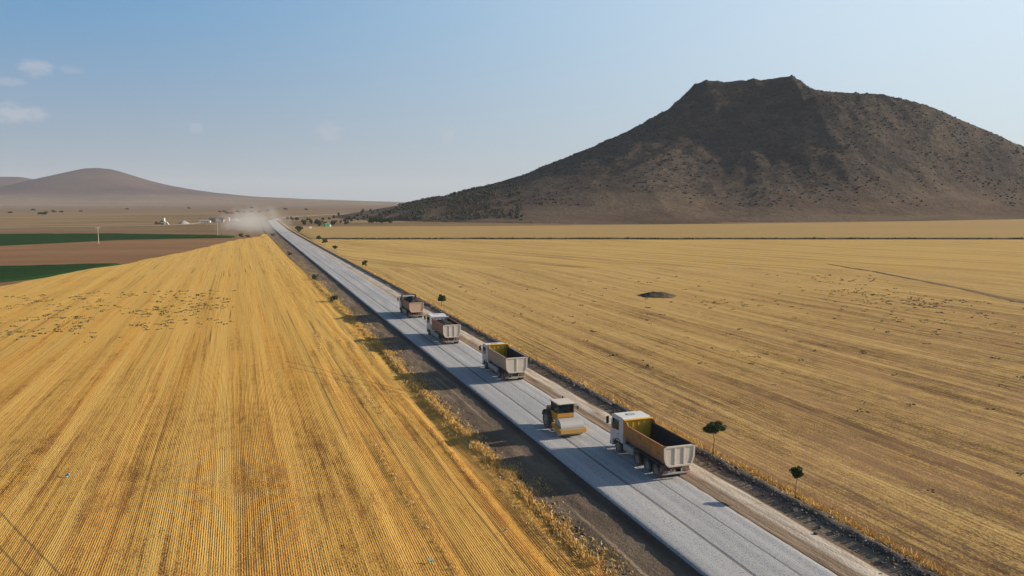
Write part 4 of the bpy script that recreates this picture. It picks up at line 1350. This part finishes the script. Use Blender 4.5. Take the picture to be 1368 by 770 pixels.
# ------------------------------------------------------------------ poles, huts and plant far off
def pole(loc, h, label):
    t = empty('utility_pole', loc, .5, label, 'utility pole', 'power poles on the left plain')
    bm = bmesh.new()
    add_tube(bm, (0, 0, -.3), (0, 0, h), .17, .11, 10)
    obj('post', bm, M['wood'], t)
    bm = bmesh.new()
    add_box(bm, -1.1, 1.1, -.07, .07, h - .42, h - .28)
    obj('crossarm', bm, M['wood'], t)
    for x_ in (-.95, 0, .95):
        bm = bmesh.new()
        add_tube(bm, (x_, 0, h - .28 if x_ else h), (x_, 0, h + (.0 if x_ else .25)), .05, .07, 8)
        obj('insulator', bm, M['whitewash'], t)
    return t
pole((-64.6, 437.5, ZG), 8.2, 'bare pale utility pole standing against the far green crop strip')
pole((-11.2, 505, ZG), 10.6, 'taller utility pole in front of the far dark roofed shed')

t = empty('marker_stake', (18.75, 64.0, -.55), 0, 'thin pale stake standing in the dry grass of the left verge', 'stake')
bm = bmesh.new(); add_tube(bm, (0, 0, -.1), (.03, .02, 1.25), .025, .02, 6); obj('post', bm, M['wood'], t)

t = empty('quarry_plant', (-61.5, 772, ZG), -.2, 'far white and dark machinery with an upright tower on the plain', 'machinery')
bm = bmesh.new(); add_box(bm, -1.3, 1.5, -1.3, 1.3, 0, 3.0, .1); add_box(bm, -.9, 1.1, -1, 1, 3.01, 6.0, .1); obj('tower', bm, M['whitewash'], t)
bm = bmesh.new(); add_box(bm, -1.35, .4, -1.45, -1.31, 2.4, 3.2); add_box(bm, -1.35, .5, -1.4, -1.31, .0, 1.3); obj('opening', bm, M['roof'], t)
bm = bmesh.new(); add_box(bm, -7.4, -1.8, -1.2, 1.2, .5, 1.7, .1); add_box(bm, -6.8, -5.2, -1.1, 1.1, 1.71, 2.9, .1); add_tube(bm, (-3.5, 0, 1.7), (-.4, 0, 5.5), .3); obj('feeder', bm, M['rust'], t)
bm = bmesh.new()
add_prism(bm, [(1.51, 0), (1.51, 3.0), (3.0, 2.2), (4.6, 0)], 'y', -1.0, 1.0); obj('ramp', bm, M['cream'], t)
for x_ in (-.8, 1.0):
    bm = bmesh.new(); add_box(bm, x_ - .12, x_ + .12, -.9, -.7, 6.0, 7.0); add_box(bm, x_ - .12, x_ + .12, .7, .9, 6.0, 7.0); obj('post', bm, M['chassis'], t)

t = empty('shed', (-18.2, 846, ZG), -.25, 'long low shed with dark roof and rust brown end wall on the plain', 'shed')
bm = bmesh.new(); add_box(bm, -7, 6, -3, 3, 0, 3.0); obj('wall', bm, M['rust'], t)
bm = bmesh.new(); add_prism(bm, [(-3.4, 3.0), (0, 4.6), (3.4, 3.0)], 'x', -7.5, 6.4); obj('roof', bm, M['roof'], t)
bm = bmesh.new(); add_box(bm, -1.2, 4.4, -3.08, -3.0, .3, 2.6); obj('door', bm, M['whitewash'], t)
t = empty('shed', (-29.5, 838, ZG), -.25, 'low white walled shed at the left end of the dark roofed one', 'shed')
bm = bmesh.new(); add_box(bm, -5, 5, -2, 2, 0, 1.5); obj('wall', bm, M['whitewash'], t)
bm = bmesh.new(); add_prism(bm, [(-2.2, 1.5), (0, 2.2), (2.2, 1.5)], 'x', -5.2, 5.2); obj('roof', bm, M['greypaint'], t)
for x_ in (-2.5, 0, 2.5):
    bm = bmesh.new(); add_box(bm, x_ - .5, x_ + .5, -2.06, -2.0, .3, 1.3); obj('window', bm, M['roof'], t)
t = empty('storage_tank', (-8.0, 850, ZG), 0, 'small orange tan upright tank beside the dark roofed shed', 'tank')
bm = bmesh.new(); add_tube(bm, (0, 0, .8), (0, 0, 4.6), 1.1, seg=16); obj('barrel', bm, M['peach'], t)
for k in range(3):
    a = k * 2.1; bm = bmesh.new(); add_tube(bm, (math.cos(a) * .9, math.sin(a) * .9, 0), (math.cos(a) * .9, math.sin(a) * .9, .9), .12, seg=6); obj('leg', bm, M['chassis'], t)


def heap(label, x_, y_, rx, ry, h, m, seed):
    n1, n2 = 14, 30
    rr = np.linspace(0, 1, n1)[:, None]; aa = np.linspace(0, 2 * np.pi, n2)[None]
    k = 1 + .18 * pn(np.cos(aa) * 1.5 + seed, np.sin(aa) * 1.5)
    X_ = x_ + rx * rr * np.cos(aa) * k; Y_ = y_ + ry * rr * np.sin(aa) * k
    Z_ = ZG - .1 + h * (1 - rr ** 1.3) + h * .12 * fbm(X_ * .4, Y_ * .4, 3) * (1 - rr)
    o = npmesh('gravel_heap', np.stack([X_, Y_, Z_ + 0 * aa], -1).reshape(-1, 3), grid_faces(n1, n2), m, smooth=True)
    tag(o, label, 'heap', 'gravel heaps on the far plain')
heap('rounded bluish grey gravel heap between the far machinery and the sheds', -46.5, 800, 5.5, 4, 3.0, M['heap'], 1)
heap('long pale gravel heap to the right of the dark roofed shed', -2.5, 900, 6.5, 3.5, 2.6, M['heap'], 5)

t = empty('hut', (67.5, 651, ZG), .2, 'small green hut with a white side at the edge of the grove', 'hut')
bm = bmesh.new(); add_box(bm, -2.2, 1.6, -1.4, 1.4, 0, 2.6); obj('wall', bm, M['green'], t)
bm = bmesh.new(); add_box(bm, 1.61, 2.6, -1.3, 1.3, 0, 2.3); obj('annex', bm, M['whitewash'], t)
bm = bmesh.new(); add_prism(bm, [(-1.7, 2.6), (0, 3.5), (1.7, 2.6)], 'x', -2.4, 1.9); obj('roof', bm, M['green'], t)
bm = bmesh.new(); add_box(bm, -.4, .5, -1.46, -1.4, 0, 2.0); obj('door', bm, M['roof'], t)
t = empty('hut', (51.5, 618, ZG), .1, 'tiny white block hut in front of the grove', 'hut')
bm = bmesh.new(); add_box(bm, -.9, .9, -.8, .8, 0, 1.7); obj('wall', bm, M['whitewash'], t)
bm = bmesh.new(); add_box(bm, -1, 1, -.9, .9, 1.703, 1.85); obj('roof', bm, M['cream'], t)
for (x_, y_, lb) in ((610, 3200, 'left of two tiny white houses where the plain meets the mountain foot'), (650, 3200, 'right of two tiny white houses where the plain meets the mountain foot')):
    t = empty('house', (x_, y_, ZG), 0, lb, 'house', 'white houses on the horizon')
    bm = bmesh.new(); add_box(bm, -6, 6, -5, 5, 0, 7); obj('wall', bm, M['whitewash'], t)
    bm = bmesh.new(); add_prism(bm, [(-5.4, 7), (0, 9.5), (5.4, 7)], 'x', -6.4, 6.4); obj('roof', bm, M['cream'], t)

# mound of rubble in the right field
rr = np.linspace(0, 1, 22)[:, None]; aa = np.linspace(0, 2 * np.pi, 49)[None]
k = 1 + .3 * pn(np.cos(aa) * 1.7, np.sin(aa) * 1.7 + 3)
X_ = 85.0 + 4.4 * rr * np.cos(aa) * k; Y_ = 152.5 + 4.6 * rr * np.sin(aa) * k
Z_ = -.5 + 1.0 * (1 - rr ** 1.5) + .3 * fbm(X_ * .8, Y_ * .8, 4) * (1 - rr ** 4)
mo = npmesh('rubble_mound', np.stack([X_, Y_, Z_], -1).reshape(-1, 3), grid_faces(22, 49), soilmat('mound soil', (.085, .07, .05), (.15, .11, .075), (.05, .05, .035), s=(.8, .8), grain=3, bump=1, dist=.2), smooth=True)
tag(mo, 'low dark mound of soil and rubble alone in the right stubble field', 'mound')

# scraps of turquoise plastic in the left field
for (x_, y_, lb, s_) in ((-12.7, 66, 'turquoise plastic scrap alone far out in the left stubble', .15), (15.1, 45.7, 'turquoise plastic scrap on the straw ridges near the verge', .12),
                         (9.8, 43.1, 'turquoise plastic scrap at the bottom edge of the stubble', .12)):
    bm = bmesh.new()
    bmesh.ops.create_grid(bm, x_segments=6, y_segments=6, size=1)
    for v_ in bm.verts:
        v_.co = Vector((v_.co.x * s_ * (1 + .3 * math.sin(v_.co.y * 3)), v_.co.y * s_ * .8, .10 * s_ / .2 * (random.random() + .5 * math.sin(v_.co.x * 3))))
    bmesh.ops.solidify(bm, geom=bm.faces[:], thickness=.012)
    o = obj('plastic_scrap', bm, M['teal'])
    o.location = (x_, y_, float(lf_z(np.array(x_), np.array(y_))) + .12); o.rotation_euler = (.2, -.3, random.uniform(0, 6))
    tag(o, lb, 'litter', 'turquoise plastic scraps')

# ------------------------------------------------------------------ dust plume and haze
m = bpy.data.materials.new('dust'); m.use_nodes = True
nt = m.node_tree; nt.nodes.clear(); g = G(nt)
P = g.obj()
r2 = g.n('ShaderNodeVectorMath', {0: P}, operation='LENGTH').outputs['Value']
nz = g.noise(g.scaled(P, 3.0, 6.0, 2.0), 1.0, 4, .6)
dn = g.m('MULTIPLY', g.step(g.m('ADD', r2, g.m('MULTIPLY', g.m('SUBTRACT', nz, .5), 1.5)), .95, .0), .0075)
pv = g.n('ShaderNodeVolumePrincipled', {'Color': (.96, .92, .87), 'Density': dn, 'Anisotropy': .2})
nt.links.new(pv.outputs[0], g.n('ShaderNodeOutputMaterial').inputs['Volume'])
bm = bmesh.new(); bmesh.ops.create_icosphere(bm, subdivisions=3, radius=1.0)
du = obj('dust', bm, m)
du.location = (12, 650, 2.0); du.scale = (34, 220, 17)
du['kind'] = 'stuff'

m = bpy.data.materials.new('haze air'); m.use_nodes = True
nt = m.node_tree; nt.nodes.clear(); g = G(nt)
pv = g.n('ShaderNodeVolumePrincipled', {'Color': (.80, .86, .95), 'Density': HAZE_DENSITY, 'Anisotropy': .0})
nt.links.new(pv.outputs[0], g.n('ShaderNodeOutputMaterial').inputs['Volume'])
bm = bmesh.new(); add_box(bm, -7200, 13200, -1000, 13700, -4, 330)
hz_ = obj('haze', bm, m)
hz_['kind'] = 'stuff'
